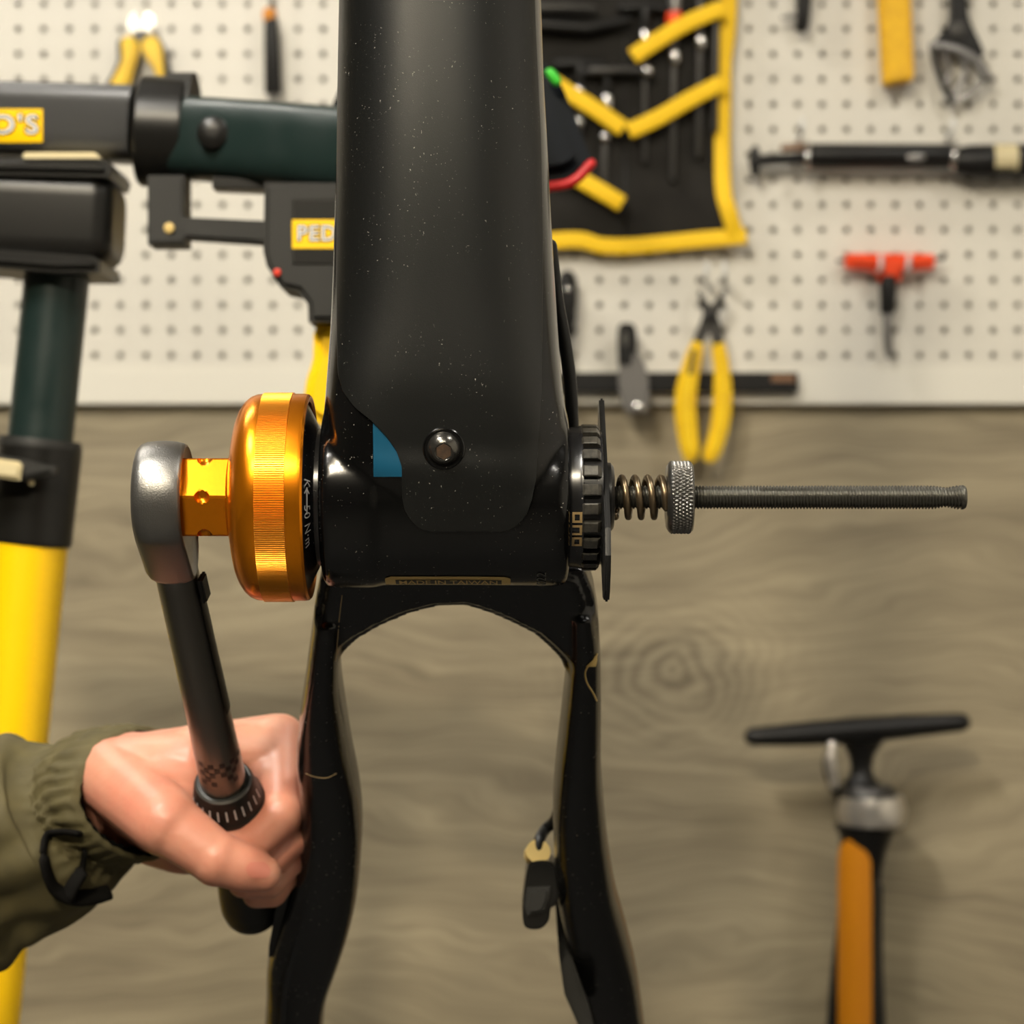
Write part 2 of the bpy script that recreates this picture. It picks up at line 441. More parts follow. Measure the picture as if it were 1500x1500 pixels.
# ------------------------------------------------------------------ pegboard
PD = 2.190                          # lens to pegboard face
PT = 0.005
def pegboard():
    ki = [-60, -9, 0, 14, 20, 29, 90]; kp = [-1860, 27, 363, 878, 1097, 1419, 3610]
    cols = [np.interp(i, ki, kp) for i in range(-60, 91)]
    rows = [5.6 + 36.77 * k for k in range(-12, 15)]
    xs = [x for x in (W(c, 0, PD).x for c in cols) if -1.75 < x < 1.85]; zs = [W(0, r, PD).z for r in rows][::-1]
    bx = [xs[0] - .0127] + [(a + b) / 2 for a, b in zip(xs, xs[1:])] + [xs[-1] + .0127]
    bz = [W(0, 537, PD).z] + [(a + b) / 2 for a, b in zip(zs, zs[1:])] + [zs[-1] + .0127]
    y0 = PD - CAM_D; V = []; Fc = []; K = 12; R = 0.0034
    for i, x in enumerate(xs):
        for j, z in enumerate(zs):
            k0 = len(V)
            x0, x1, z0, z1 = bx[i], bx[i + 1], bz[j], bz[j + 1]
            ang = [2 * math.pi * (q + .5) / K for q in range(K)]
            for a in ang: V.append((x + R * math.cos(a), y0, z + R * math.sin(a)))
            for a in ang: V.append((x + R * math.cos(a), y0 + PT, z + R * math.sin(a)))
            c = len(V); V += [(x1, y0, z1), (x0, y0, z1), (x0, y0, z0), (x1, y0, z0)]
            for q in range(K):
                Fc.append((k0 + q, k0 + (q + 1) % K, k0 + K + (q + 1) % K, k0 + K + q))
            for qd in range(4):       # angles of quadrant qd: indices 3qd..3qd+2
                a0 = 3 * qd
                Fc.append((c + qd, k0 + (a0 + 1) % K, k0 + a0)); Fc.append((c + qd, k0 + (a0 + 2) % K, k0 + (a0 + 1) % K))
                Fc.append((c + qd, c + (qd + 1) % 4, k0 + (a0 + 3) % K, k0 + (a0 + 2) % K))
    me = bpy.data.meshes.new('p'); me.from_pydata(V, [], Fc)
    bm = bmesh.new(); bm.from_mesh(me); bmesh.ops.remove_doubles(bm, verts=bm.verts[:], dist=1e-6)
    bmesh.ops.recalc_face_normals(bm, faces=bm.faces[:])
    if sum(f.normal.y * f.calc_area() for f in bm.faces) > 0: bmesh.ops.reverse_faces(bm, faces=bm.faces[:])
    bm.to_mesh(me); bm.free()
    t = empty('pegboard', (0, y0 + PT, bz[0]), 'white perforated pegboard covering the upper wall behind the bicycle', 'pegboard')
    obj('panel', me, M['peg'], t, None)
    obj('bottom_rail', prism_w([(bx[0], y0 - .001, W(0, 592, PD).z), (bx[-1], y0 - .001, W(0, 592, PD).z), (bx[-1], y0 - .001, bz[0]), (bx[0], y0 - .001, bz[0])], (0, .0145, 0), .001), M['rail'], t)
pegboard()

# ------------------------------------------------------------------ bicycle frame
AX_PY = 728.5
BBZ = W(0, AX_PY, .8).z
BBC = Vector((W(653, 0, .8).x, 0, BBZ))
X = lambda px: (px - 750) / F * 0.8         # x of a pixel column on the bottom bracket axis plane
DT = [(-2000, 518, 765, .784, .848, 2.9), (-1500, 512, 772, .778, .846, 2.9), (-600, 505, 783, .770, .846, 2.9), (0, 499, 793, .765, .846, 2.9), (250, 493, 804, .763, .846, 2.9),
      (450, 487, 815, .763, .846, 3.1), (560, 481, 823, .763, .846, 3.8), (620, 477, 831, .764, .846, 4.4), (660, 474, 834, .765, .846, 4.4), (688, 486, 835, .765, .845, 4.2),
      (716, 522, 835, .766, .843, 4.0), (760, 548, 833, .769, .838, 3.6), (800, 560, 828, .776, .83, 3.0), (835, 570, 815, .788, .82, 2.6)]
def dt_body():
    T = [np.array(t, float) for t in DT]; S = smooth_path(T, 6); L = []
    for py, xl, xr, d0, d1, nn in S:
        a = (xr - xl) / 2 / F * .8; b = (d1 - d0) / 2; xc = X((xl + xr) / 2); yc = (d0 + d1) / 2 - CAM_D; z = W(0, py, .8).z
        L.append([Vector((xc + x, yc + y, z)) for x, y in [se(2 * math.pi * k / 96, a, b, nn) for k in range(96)]])
    g = [rings(L)]
    pr = [(X(479), .020), (X(475), .0285), (X(477), .0318), (X(484), .0330), (X(520), .0333), (X(546), .0333), (X(553), .0330), (X(560), .0322), (X(600), .0321), (X(690), .0321), (X(770), .0324), (X(815), .0326), (X(829), .0318), (X(833), .0285), (X(830), .02)]
    g.append(lathe(pr, (0, 0, BBZ), (1, 0, 0), 96))
    return remesh(g, .0014, 9)
bike = empty('bicycle_frame', BBC, 'glossy black carbon bicycle frame held bottom-up with its rear stays hanging down', 'bicycle')
me_body = dt_body(); BV = bvh_of(me_body)
obj('main_frame', me_body, M['carbon'], bike, 180)

def front_hit(x, z, bv=None):
    h = (bv or BV).ray_cast(Vector((x, -0.3, z)), Vector((0, 1, 0)))
    return (h[0], h[1]) if h[0] else (None, None)
CAMP = Vector((0, -CAM_D, CAM_H))
def pix_hit(px, py, bv=None):
    dv = (W(px, py, 1) - CAMP).normalized(); h = (bv or BV).ray_cast(CAMP, dv)
    return (h[0], h[1]) if h[0] else (None, None)

PL = [(-1900, 518), (-600, 508), (0, 501), (150, 499), (300, 499), (450, 500), (500, 501), (553, 503), (577, 509), (599, 524), (616, 545), (639, 567), (660, 581), (684, 589), (727, 589.5), (745, 592), (756, 598), (764, 604), (771, 612), (775, 620), (778, 634)]
PR = [(-1900, 758), (-600, 772), (0, 780), (200, 789), (350, 792), (500, 791), (580, 790.5), (700, 784), (732, 779), (751, 772), (762, 764), (769, 756), (775, 745), (778, 733)]
xL = lambda y: float(np.interp(y, [p[0] for p in PL], [p[1] for p in PL]))
xR = lambda y: float(np.interp(y, [p[0] for p in PR], [p[1] for p in PR]))
def protector():
    ys = list(np.linspace(-1500, 0, 24)) + list(np.linspace(20, 540, 30)) + list(np.linspace(548, 744, 50)) + list(np.linspace(747, 778, 20))
    NC = 56; top = []; bot = []
    for y in ys:
        l, r = xL(y), xR(y); rt = []; rb = []
        for k in range(NC + 1):
            u = k / NC; u = 0.5 - 0.5 * math.cos(math.pi * u) * (0.72 + .28 * abs(math.cos(math.pi * u)))
            px = l + (r - l) * u
            c = (px - 650) / 150.0; d = .766 + .022 * min(1, abs(c)) ** 5
            x = (px - 750) / F * d; z = W(0, y, d).z
            p, nn = front_hit(x, z); q = 0
            while p is None or nn.y > -0.12:
                x += .0004 * (1 if x < BBC.x else -1); p, nn = front_hit(x, z); q += 1
                if q > 60: break
            rt.append(p + nn * .0011); rb.append(p - nn * .0006)
        top.append(rt); bot.append(rb)
    R = len(ys); V = []; Fc = []
    for l in top: V += l
    n = NC + 1
    for i in range(R - 1):
        for j in range(NC): a = i * n + j; Fc.append((a, a + 1, a + n + 1, a + n))
    k0 = len(V)
    bd = [(i, 0) for i in range(R)] + [(R - 1, j) for j in range(1, n)] + [(i, NC) for i in range(R - 2, -1, -1)]
    for i, j in bd: V.append(bot[i][j])
    for q in range(len(bd) - 1):
        a = bd[q][0] * n + bd[q][1]; b = bd[q + 1][0] * n + bd[q + 1][1]; Fc.append((a, b, k0 + q + 1, k0 + q))
    me = bpy.data.meshes.new('p'); me.from_pydata(V, [], Fc)
    bm = bmesh.new(); bm.from_mesh(me)
    bmesh.ops.smooth_vert(bm, verts=[v for v in bm.verts if not v.is_boundary], factor=.4, use_axis_x=True, use_axis_y=True, use_axis_z=True)
    bmesh.ops.recalc_face_normals(bm, faces=bm.faces[:])
    if sum(f.normal.y * f.calc_area() for f in bm.faces) > 0: bmesh.ops.reverse_faces(bm, faces=bm.faces[:])
    bm.to_mesh(me); bm.free(); return me
me_prot = protector(); PV = bvh_of(me_prot)
obj('down_tube_protector', me_prot, M['rubber'], bike, 60, 'matte black dusty rubber guard on the down tube')

# bolt in the protector
bp, bn = pix_hit(650, 657, PV)
bax = Vector((.03, -1, -.33)).normalized()
bolt = obj('protector_bolt', lathe([(-.004, .0056), (0, .0058), (.0012, .0057), (.0026, .0050), (.0036, .0038), (.0039, .0031), (.0037, .0029)], bp + bax * .0002, bax, 40), M['bolt'], bike, 40, 'round steel bolt with a hexagon socket')
obj('hexagon_socket', lathe([(.00372, .0029), (.00385, .0028), (.0018, .0026), (.0017, .0)], bp + bax * .0002, bax, 6), M['rust'], bolt, None)
obj('bolt_recess', lathe([(-.0005, .0072), (.0002, .0074), (.0006, .0070), (.0003, .0066)], bp + bn * .0002, bn, 40), M['carbon2'], bike)

# blue quarter decal beside the protector
def patch(rows, off=.00035, n=12, bv=None):
    L = []
    for y, l, r in rows:
        row = []
        for k in range(n + 1):
            p, nn = pix_hit(l + (r - l) * k / n, y, bv)
            row.append(p + nn * off if p else row[-1])
        L.append(row)
    return rings(L, closed_u=False)
obj('blue_decal', patch([(y, 546.5 + (y - 616) * .012, xL(y) + 3) for y in np.linspace(617, 698, 18)]), M['blue'], bike, 60, 'blue quarter-round decal beside the guard')

# shell lettering: wrap flat shapes round the shell axis
def wrap(geo, off):
    """geo in (x metres, arc metres below the front line) wrapped radially on the shell"""
    V = []
    for q in geo[0]:
        th = q.y / .0325
        dv = Vector((0, -math.cos(th), -math.sin(th)))
        o = Vector((q.x, 0, BBZ)); h = BV.ray_cast(o + dv * .08, -dv)
        V.append((h[0] if h[0] else o + dv * .0325) + dv * (off + q.z))
    return V, geo[1]
def flat_grid(x0, x1, y0, y1, nx, ny, rad=0.0):
    L = []
    for j in range(ny + 1):
        y = y0 + (y1 - y0) * j / ny; e = min(y - y0, y1 - y); ins = 0
        if rad and e < rad: ins = rad - math.sqrt(max(rad * rad - (rad - e) ** 2, 0))
        L.append([Vector((x0 + ins + (x1 - x0 - 2 * ins) * i / nx, y, 0)) for i in range(nx + 1)])
    return rings(L, closed_u=False)
TH = lambda py: math.asin(min(1, (py - AX_PY) / 4000.0 / .0326)) * .0325
s0, s1 = .0352, .0448
st = obj('origin_sticker', wrap(flat_grid(X(567), X(748), s0, s1, 40, 10, .0022), .0003), M['gold'], bike, 60, 'small gold MADE IN TAIWAN sticker under the shell')
obj('sticker_bar', wrap(flat_grid(X(582), X(735), s0 + .0027, s1 - .0016, 40, 6), .00042), M['black'], st, 60)
tv, tf = text_geo('MADE IN TAIWAN', .0062, 0, .00004, 1.0)
tw = max(v.x for v in tv) - min(v.x for v in tv); sx = (X(729) - X(587)) / tw
obj('sticker_lettering', wrap(([Vector((X(658) + v.x * sx, (s0 + s1) / 2 + .0006 - v.y, 0)) for v in tv], tf), .00055), M['gold'], st, None)
tv, tf = text_geo('0022', .0062, 0, 0, 1.0)
obj('serial_number', wrap(([Vector((X(793) + -v.y * .8, .0385 - v.x * 1.15, 0)) for v in tv], tf), .0003), M['greyprint'], bike, None, 'faint grey serial digits')

# rear swingarm: yoke plate and two stays
def dep(py):                         # front face of the stays runs away from the lens at about 45 degrees
    k = (py - 750) / F; return .806 + .806 * k / (1 - k) * 0.97
def stay(rows, thick, shift=.0):
    L = []; T = smooth_path([np.array(r, float) for r in rows], 4)
    for r in T:
        py, l, rr = r[:3]; d = dep(py) + thick * .5 + shift
        a = (rr - l) / 2 / F * d; c = W((l + rr) / 2, py, d)
        L.append([c + Vector((x, y * .72, y * .60)) for x, y in [se(2 * math.pi * k / 40, a, thick / 2, 3.0) for k in range(40)]])
    return rings(L)
LS = [(880, 462, 500), (930, 455, 500), (985, 448, 499), (1040, 440, 506), (1100, 435, 516), (1150, 439, 526), (1200, 440, 531), (1250, 434, 529), (1300, 422, 524), (1350, 406, 513), (1400, 393, 497), (1450, 391, 480), (1500, 388, 474), (1560, 385, 474), (1700, 380, 470)]
RS = [(870, 835, 870), (930, 834, 878), (985, 829, 880), (1050, 822, 880), (1110, 815, 880), (1170, 810, 884), (1230, 811, 890), (1300, 816, 901), (1360, 826, 917), (1420, 838, 932), (1480, 858, 941), (1540, 880, 950), (1700, 930, 985)]
yoke_out = [(470, 842), (459, 895), (455, 950), (454, 985), (490, 985), (496, 972), (509, 957), (523, 945), (556, 926), (597, 908), (639, 897), (683, 895.5), (716, 906), (749, 920), (782, 937), (804, 956), (819, 972), (828, 990), (878, 990), (879, 928), (871, 880), (856, 842), (800, 836), (530, 836)]
yk = prism_w([W(x, y, dep(y)) for x, y in yoke_out], (0, .026, .012), .004, 3)
me_arm = remesh([stay(LS, .036), stay(RS, .036), yk], .0016, 4)
AV = bvh_of(me_arm)
obj('rear_swingarm', me_arm, M['carbon2'], bike, 180, 'dark dusty rear swingarm with two stays')
# rear edges of the stays, the lighter inner faces standing behind
for nm, rows in (('stay_guard', [(1255, 424, 434), (1300, 412, 426), (1340, 402, 416), (1385, 394, 404), (1402, 393, 399)]),):
    L = []
    for py, l, r in rows:
        d = dep(py) + .002; L.append([W(l, py, d), W(r, py, d), W(r, py, d) + Vector((0, .012, 0)), W(l, py, d) + Vector((0, .012, 0))])
    obj(nm, rings(L), M['hose'], bike, 30, 'black rubber guard strip on the left stay')
gp = [(873.5, 958), (870.5, 968), (861, 976), (857, 986), (860, 1000), (868, 1014), (873, 1026)]
gd = []
for x, y in gp:
    p, nn = pix_hit(x, y, AV); gd.append(p + nn * .0003 if p else W(x, y, dep(y)))
obj('gold_line', tube(smooth_path(gd, 4), .00035, 8), M['gold'], bike, 60, 'thin gold decal line on the right stay')
obj('gold_chip', patch([(960, 871, 873.5), (966, 868, 874), (971, 863, 873.5), (976, 858, 872)], .0003, 4, AV), M['gold'], bike, 60)

for nm, pp in (('stay_seam', [(449, 1133), (462, 1138), (479, 1139), (492, 1133)]), ('yoke_edge', [(501, 872), (497, 905), (494, 940), (491, 968)])):  # thin tan lines along the stay joint and the yoke crease
    q_ = []
    for x, y in pp:
        p, nn = pix_hit(x, y, AV)
        if p: q_.append(p + nn * .0001)
    obj(nm, tube(smooth_path(q_, 5), .00022, 8), M['tanprint'], bike, 60, 'fine tan edge line')
# hose beside the down tube
hp = [W(806, 360, .835), W(816, 440, .838), W(827, 500, .84), (W(835, 560, .842)), W(838, 620, .845), W(839, 680, .852), W(836, 760, .86), W(842, 860, .87), W(850, 960, .90)]
obj('brake_hose', tube(smooth_path(hp, 6), .0026, 12), M['hose'], bike, 180, 'thin black hose beside the down tube')
# brake caliper inside the right stay
cd = .985
cal = obj('brake_caliper', prism([(772, 1268), (778, 1256), (800, 1254), (812, 1262), (818, 1300), (812, 1318), (806, 1322), (803, 1340), (790, 1352), (770, 1350), (765, 1330), (768, 1296)], cd, .030, .003, 3), M['stand_black'], bike, 40, 'black disc brake caliper on the right stay')
obj('caliper_cover', prism([(772, 1300), (806, 1298), (804, 1316), (796, 1336), (772, 1340), (768, 1326)], cd - .0155, .004, .0015), M['stand_char'], cal)
obj('banjo_fitting', lathe([(-.003, .0045), (-.003, .0055), (.003, .0055), (.003, .0045)], W(787, 1250, cd - .008), (.2, -1, .5), 24), M['gold'], cal)
obj('caliper_hose', tube(smooth_path([W(788, 1244, cd - .008), W(791, 1228, cd - .006), W(800, 1214, cd), W(815, 1196, cd - .005), W(827, 1140, .962), W(833, 1070, .935)], 6), .0026, 10), M['hose'], cal, 180)
obj('caliper_mount', prism([(812, 1300), (824, 1330), (838, 1400), (862, 1470), (872, 1510), (848, 1500), (826, 1450), (819, 1400), (816, 1360)], 1.01, .02, .003), M['stand_char'], bike, 40)

obj('head_tube', lathe([(-.075, .024), (-.07, .0275), (-.02, .026), (.06, .025), (.065, .022)], BBC + Vector((0, .02, .70)), (0, .72, -.69), 40), M['carbon'], bike, 60)
# seat tube, post and saddle behind the down tube
SD = Vector((0, .87, .50))
def along(s, x=0): return BBC + Vector((x, 0, 0)) + SD * s
obj('seat_tube', tube([along(.02), along(.16), along(.30)], [(.024, .026), (.019, .019), (.0175, .0175)], 28, rnd=False), M['carbon'], bike, 60)
obj('seat_post', tube([along(.28), along(.42), along(.575)], .0155, 28), M['stand_black'], bike, 60)
sadR = [(662, 84), (780, 96), (806, 108), (816, 120), (836, 165), (855, 215), (864, 243), (840, 266), (800, 275), (662, 282)]
sad_out = sadR + [(1324 - x, y) for x, y in sadR[-2:0:-1]]
sad = obj('saddle', prism(sad_out, 1.33, .05, .012, 2, 4), M['navy'], bike, 40, 'dark navy padded saddle with red edging')
obj('saddle_red_edge', tube(smooth_path([W(x, y, 1.303) for x, y in [(470, 262), (510, 275), (662, 281), (800, 274), (840, 265), (866, 240)]], 6), .0030, 12), M['redtrim'], sad, 60)
obj('saddle_green_corner', tube([W(806, 107, 1.303), W(811, 113, 1.303), W(815, 119, 1.303)], .0030, 12), M['green'], sad, 60)

# ------------------------------------------------------------------ bottom bracket cups
AXO = Vector((0, 0, BBZ)); XP = Vector((1, 0, 0))
lc = empty('bottom_bracket_cup', (X(462), 0, BBZ), 'black bottom bracket cup inside the orange socket, marked 50 N.m', 'bracket cup')
obj('collar', lathe([(X(450), .022), (X(462), .0250), (X(476), .0252), (X(478), .023)], AXO, XP, 64), M['cup'], lc)
NT = 24
def notch(s, r, th):
    ph = (th * NT / (2 * math.pi)) % 1.0
    return r - (.0021 if .27 < ph < .73 else 0)
obj('flange', lathe([(X(430), .03), (X(430.5), .0335), (X(450), .0340), (X(452), .0338), (X(467), .0262), (X(468), .024)], AXO, XP, 96), M['cup'], lc)
# lettering on the flange face that looks towards the frame
def fx(rr): return X(452) + (X(467) - X(452)) * (.0338 - rr) / (.0338 - .0262) + .0003
def face_text(body, size, th0, r, flip=1):
    v, f = text_geo(body, size, 0, 0, 1.05); V = []
    for q in v:
        th = th0 + q.x / r; rr = r - q.y * 1.0
        V.append(Vector((fx(rr), -rr * math.cos(th), BBZ - rr * math.sin(th))))
    return V, f
obj('torque_lettering', face_text('50 N\u00b7m', .0050, .36, .0300), M['whiteprint'], lc, None)
obj('direction_lettering', face_text('K', .0050, -.16, .0300), M['whiteprint'], lc, None)
arr = ([(-.0048, -.0004), (.0048, -.0004), (.0048, .0004), (-.0048, .0004)], [(-.0048, 0), (-.0028, .0016), (-.0024, .0012), (-.0040, 0), (-.0024, -.0012), (-.0028, -.0016)])
AVs = []; AFs = []
for poly in arr:
    k0 = len(AVs)
    for qx, qy in poly:
        th = .05 + qx / .030; rr = .0300 + qy; AVs.append(Vector((fx(rr), -rr * math.cos(th), BBZ - rr * math.sin(th))))
    AFs.append(tuple(range(k0, len(AVs))))
obj('direction_arrow', (AVs, AFs), M['whiteprint'], lc, None)

rc = empty('bottom_bracket_cup', (X(850), 0, BBZ), 'black notched bottom bracket cup on the right of the frame, marked DUB', 'bracket cup')
obj('collar', lathe([(X(826), .0235), (X(832), .0255), (X(846), .0258), (X(849), .0262), (X(852), .0262)], AXO, XP, 80), M['cup'], rc)
obj('flange', lathe([(X(847), .0240), (X(848), .0246), (X(880), .0246), (X(881), .022)], AXO, XP, 96), M['cup'], rc)
tooth0 = None
for k in range(NT):
    th0 = 2 * math.pi * (k + .37) / NT; hw = 2 * math.pi / NT * .29
    pts = []
    for s, r in ((X(850), .0262), (X(853), .0268), (X(872), .0268), (X(876), .0258), (X(878), .0243)):
        pts.append([AXO + XP * s + Vector((0, -math.cos(t), math.sin(t))) * rr for t, rr in ((th0 - hw, .0236), (th0 - hw, r - .0002), (th0 - hw * .8, r), (th0 + hw * .8, r), (th0 + hw, r - .0002), (th0 + hw, .0236))])
    obj('tooth', rings(pts), M['tooth'], rc, 30)
dv, df = text_geo('DUB', .0056, 0, .0001, 1.0)
obj('cup_lettering', ([Vector((X(848.0) + .0002 + q.y * 0, 0, 0)) for q in []], []), M['tanprint'], rc, None) if False else None
def wrap_cup(v, f, sx0, th0, r, sxx, syy):
    V = []
    for q in v:
        th = th0 - q.x * sxx / r
        V.append(AXO + XP * (sx0 + (-q.y) * syy) + Vector((0, -math.cos(th), -math.sin(th))) * (r + q.z))
    return V, f
# squared letters D U B built from strokes, reading upwards along the collar
def stroke_letters():
    V = []; Fc = []
    def bar(x0, y0, x1, y1):
        n = 6; k0 = len(V)
        for i in range(n + 1):
            for y in (y0, y1): V.append(Vector((x0 + (x1 - x0) * i / n, y, 0)))
        for i in range(n): a = k0 + 2 * i; Fc.append((a, a + 2, a + 3, a + 1))
    w_, h_, s_ = .0040, .0036, .0009
    for i, ch in enumerate('DUB'):
        o = (i - 1) * .0049 - w_ / 2
        if ch in 'DB':
            bar(o, 0, o + s_, h_); bar(o + w_ - s_, 0, o + w_, h_); bar(o, 0, o + w_, s_); bar(o, h_ - s_, o + w_, h_)
        if ch == 'U':
            bar(o, 0, o + s_, h_); bar(o + w_ - s_, 0, o + w_, h_); bar(o, 0, o + w_, s_)
    return V, Fc
v, f = stroke_letters()
obj('cup_lettering', wrap_cup([q - Vector((0, .0018, 0)) for q in v], f, X(842.6), .47, .02625, 1, 1), M['tanprint'], rc, None, 'tan DUB lettering')

# ------------------------------------------------------------------ orange socket
so = empty('bottom_bracket_socket', (X(400), 0, BBZ - .038), 'orange anodised bottom bracket socket with a knurled band and hexagon drive', 'socket')
prof = [(X(338), .010), (X(338), .0158), (X(340), .0164), (X(342.5), .0166), (X(343.5), .0185), (X(344.5), .0215), (X(346.5), .0258), (X(350), .0295), (X(355), .0325), (X(362), .0351), (X(370), .0368), (X(379), .0377), (X(388), .03785), (X(410), .0379), (X(434), .0379), (X(448), .0379), (X(453), .0377), (X(456), .0370), (X(456.5), .0360), (X(454), .0350), (X(428), .0345), (X(428), .02)]
obj('body', lathe(prof, AXO, XP, 128), M['orange'], so, 30)
NK = 290
def knurl(s, r, th): return r - (.0003 if int(round(th / (2 * math.pi) * NK * 4)) % 4 == 3 else 0)
obj('knurled_band', lathe([(X(388.6), .0373), (X(389.2), .0383), (X(431.4), .0383), (X(432), .0373)], AXO, XP, NK * 4, rf=knurl), M['orange_knurl'], so, None, 'fine ribbed grip band')
def hexf(s, r, th):
    q = (th + math.pi / 2) % (math.pi / 3) - math.pi / 6
    rr = min(.01415 / math.cos(q), .01600)
    # round dimples on the corners
    e = math.pi / 6 - abs(q); dx = s - X(304.5); dist = math.hypot(dx, e * .0155)
    if dist < .0026: rr = min(rr, .0160 - math.sqrt(max(.0026 ** 2 - dist ** 2, 0)) * .8)
    return rr * (r / .016)
ss = [X(270) + (X(339) - X(270)) * k / 44 for k in range(45)]
obj('hexagon_drive', lathe([(X(269.5), .0145), (X(270), .0152)] + [(s, .016) for s in ss[1:]] + [(X(339.5), .0155)], AXO, XP, 180, up=(0, 0, 1), rf=hexf), M['orange'], so, 22)

# ------------------------------------------------------------------ rod, spring, nut and plate on the right
cl = empty('socket_retaining_clamp', (X(1000), 0, BBZ - .0135), 'threaded rod with spring, knurled nut and plate sticking out on the right of the frame', 'clamp')
RP = .001175
def thread(s, r, th):
    ph = ((s / RP) - th / (2 * math.pi)) % 1.0
    return r - .0008 * abs(2 * ph - 1)
def rod_r(px):
    return float(np.interp(px, [0, 1366, 1372, 1385, 1395, 1402, 1411, 1414], [.00445, .00445, .0043, .00378, .0042, .00452, .0045, .0040]))
x0, x1 = X(885), X(1414); n_ = int((x1 - x0) / RP * 8); sl = [x0 + (x1 - x0) * k / n_ for k in range(n_ + 1)]
obj('threaded_rod', lathe([(s, rod_r(s / .8 * F + 750)) for s in sl], AXO, XP, 28, rf=lambda s, r, th: thread(s, r, th) if s < X(1408) else r), M['rod'], cl, 80)
def diam(s, r, th):
    if s < X(983) or s > X(1010): return r
    a = th * 56 / (2 * math.pi); b_ = (s - X(983)) / .00125
    # diamond teeth: two crossing sets of grooves
    u = (a + b_ * .5) % 1; v_ = (a - b_ * .5) % 1
    return r - .0008 * max(abs(2 * u - 1), abs(2 * v_ - 1)) ** 1.5
ns = [X(983) + (X(1010) - X(983)) * k / 40 for k in range(41)]
obj('knurled_nut', lathe([(X(975.5), .0050), (X(976), .0112), (X(980), .0129), (X(982.5), .01325)] + [(s, .0135) for s in ns] + [(X(1011), .0131), (X(1014), .0122), (X(1014), .005)], AXO, XP, 396, rf=diam), M['nut'], cl, 70, 'diamond-knurled steel nut')
sp = []
turns = 3.9; N_ = 150
for k in range(N_ + 1):
    t = k / N_; th = 2 * math.pi * (turns * t) + 1.2
    e = min(t * 6, 1) * min((1 - t) * 6, 1)
    sx = X(900.5) + (X(974) - X(900.5)) * t
    sp.append(AXO + XP * sx + Vector((0, -math.cos(th), -math.sin(th))) * .0072)
obj('spring', tube(sp, .00128, 12, up=(0, -1, 0)), M['spring'], cl, 180, 'bronze coloured coil spring')
obj('boss', lathe([(X(887), .011), (X(887.5), .0127), (X(894), .0127), (X(898), .0115), (X(899), .0105), (X(899), .004)], AXO, XP, 48), M['plate'], cl)
bd_ = Vector((0, -.0375, -.0325)).normalized(); bw = Vector((0, bd_.z, -bd_.y))
ol = [(-.041, -.010), (-.037, -.017), (.036, -.017), (.044, -.011), (.046, -.005), (.046, .005), (.044, .011), (.036, .017), (-.037, .017), (-.041, .010)]
obj('flat_bar', prism_w([AXO + XP * (X(880)) + bd_ * a + bw * b for a, b in ol], (X(888) - X(880), 0, 0), .0006), M['plate'], cl, 30, 'flat black steel bar')

# ------------------------------------------------------------------ torque wrench
S_ = W(258, 835, .826); E_ = W(369, 1330, 1.0); A_ = (E_ - S_).normalized(); LN = (E_ - S_).length
H = lambda t: S_ + (E_ - S_) * t
wr = empty('torque_wrench', E_, 'grey steel torque wrench gripped in the hand, its head on the orange socket', 'wrench')
def wrench_head():
    c0 = Vector((0, 0)); dirv = Vector((S_.y, S_.z - BBZ)).normalized()
    L = []; K = 72; out = []
    for k in range(K):
        th = 2 * math.pi * k / K; e = Vector((math.cos(th), math.sin(th)))
        # hull of the round head and the narrower neck end
        p1 = e * .0207; p2 = dirv * .0290 + e * .0115
        out.append(p1 if p1.dot(e) >= p2.dot(e) else p2)
    for s, k in ((-.1371, .70), (-.1369, .80), (-.1364, .88), (-.1350, .945), (-.1330, .98), (-.1300, .996), (-.1265, 1.0), (-.1225, .985), (-.1200, .955), (-.1190, .93), (-.1188, .90), (-.1194, .88), (-.1200, .6)):
        L.append([Vector((s, q.x * k, BBZ + q.y * k)) for q in out])
    return rings(L)
obj('ratchet_head', wrench_head(), M['steel'], wr, 50, 'satin grey ratchet head')
obj('drive_square', lathe([(-.1205, .0095), (-.1150, .0095), (-.1145, .009)], AXO, XP, 24), M['bolt'], wr)
obj('neck', tube([W(252, 790, .818), W(258, 835, .826), H(.10)], [(.0085, .0062), (.0080, .0060), (.0075, .0060)], 28), M['bolt'], wr, 60)
ls = [(-.008, .0079), (.0, .0082), (.03, .0083), (.2, .0086), (.35, .0090), (.5, .0096), (.575, .0098), (.60, .0098)]
inner = [(.0, .0062), (-.006, .0066)]
shaft = lathe([(LN * .06, .006), (LN * .012, .0066), (-.0005, .0072), (-.001, .0079), (.0006, .0083)] + [(LN * t, r) for t, r in ls[2:]], S_, A_, 56)
obj('shaft', shaft, M['shaft'], wr, 40)
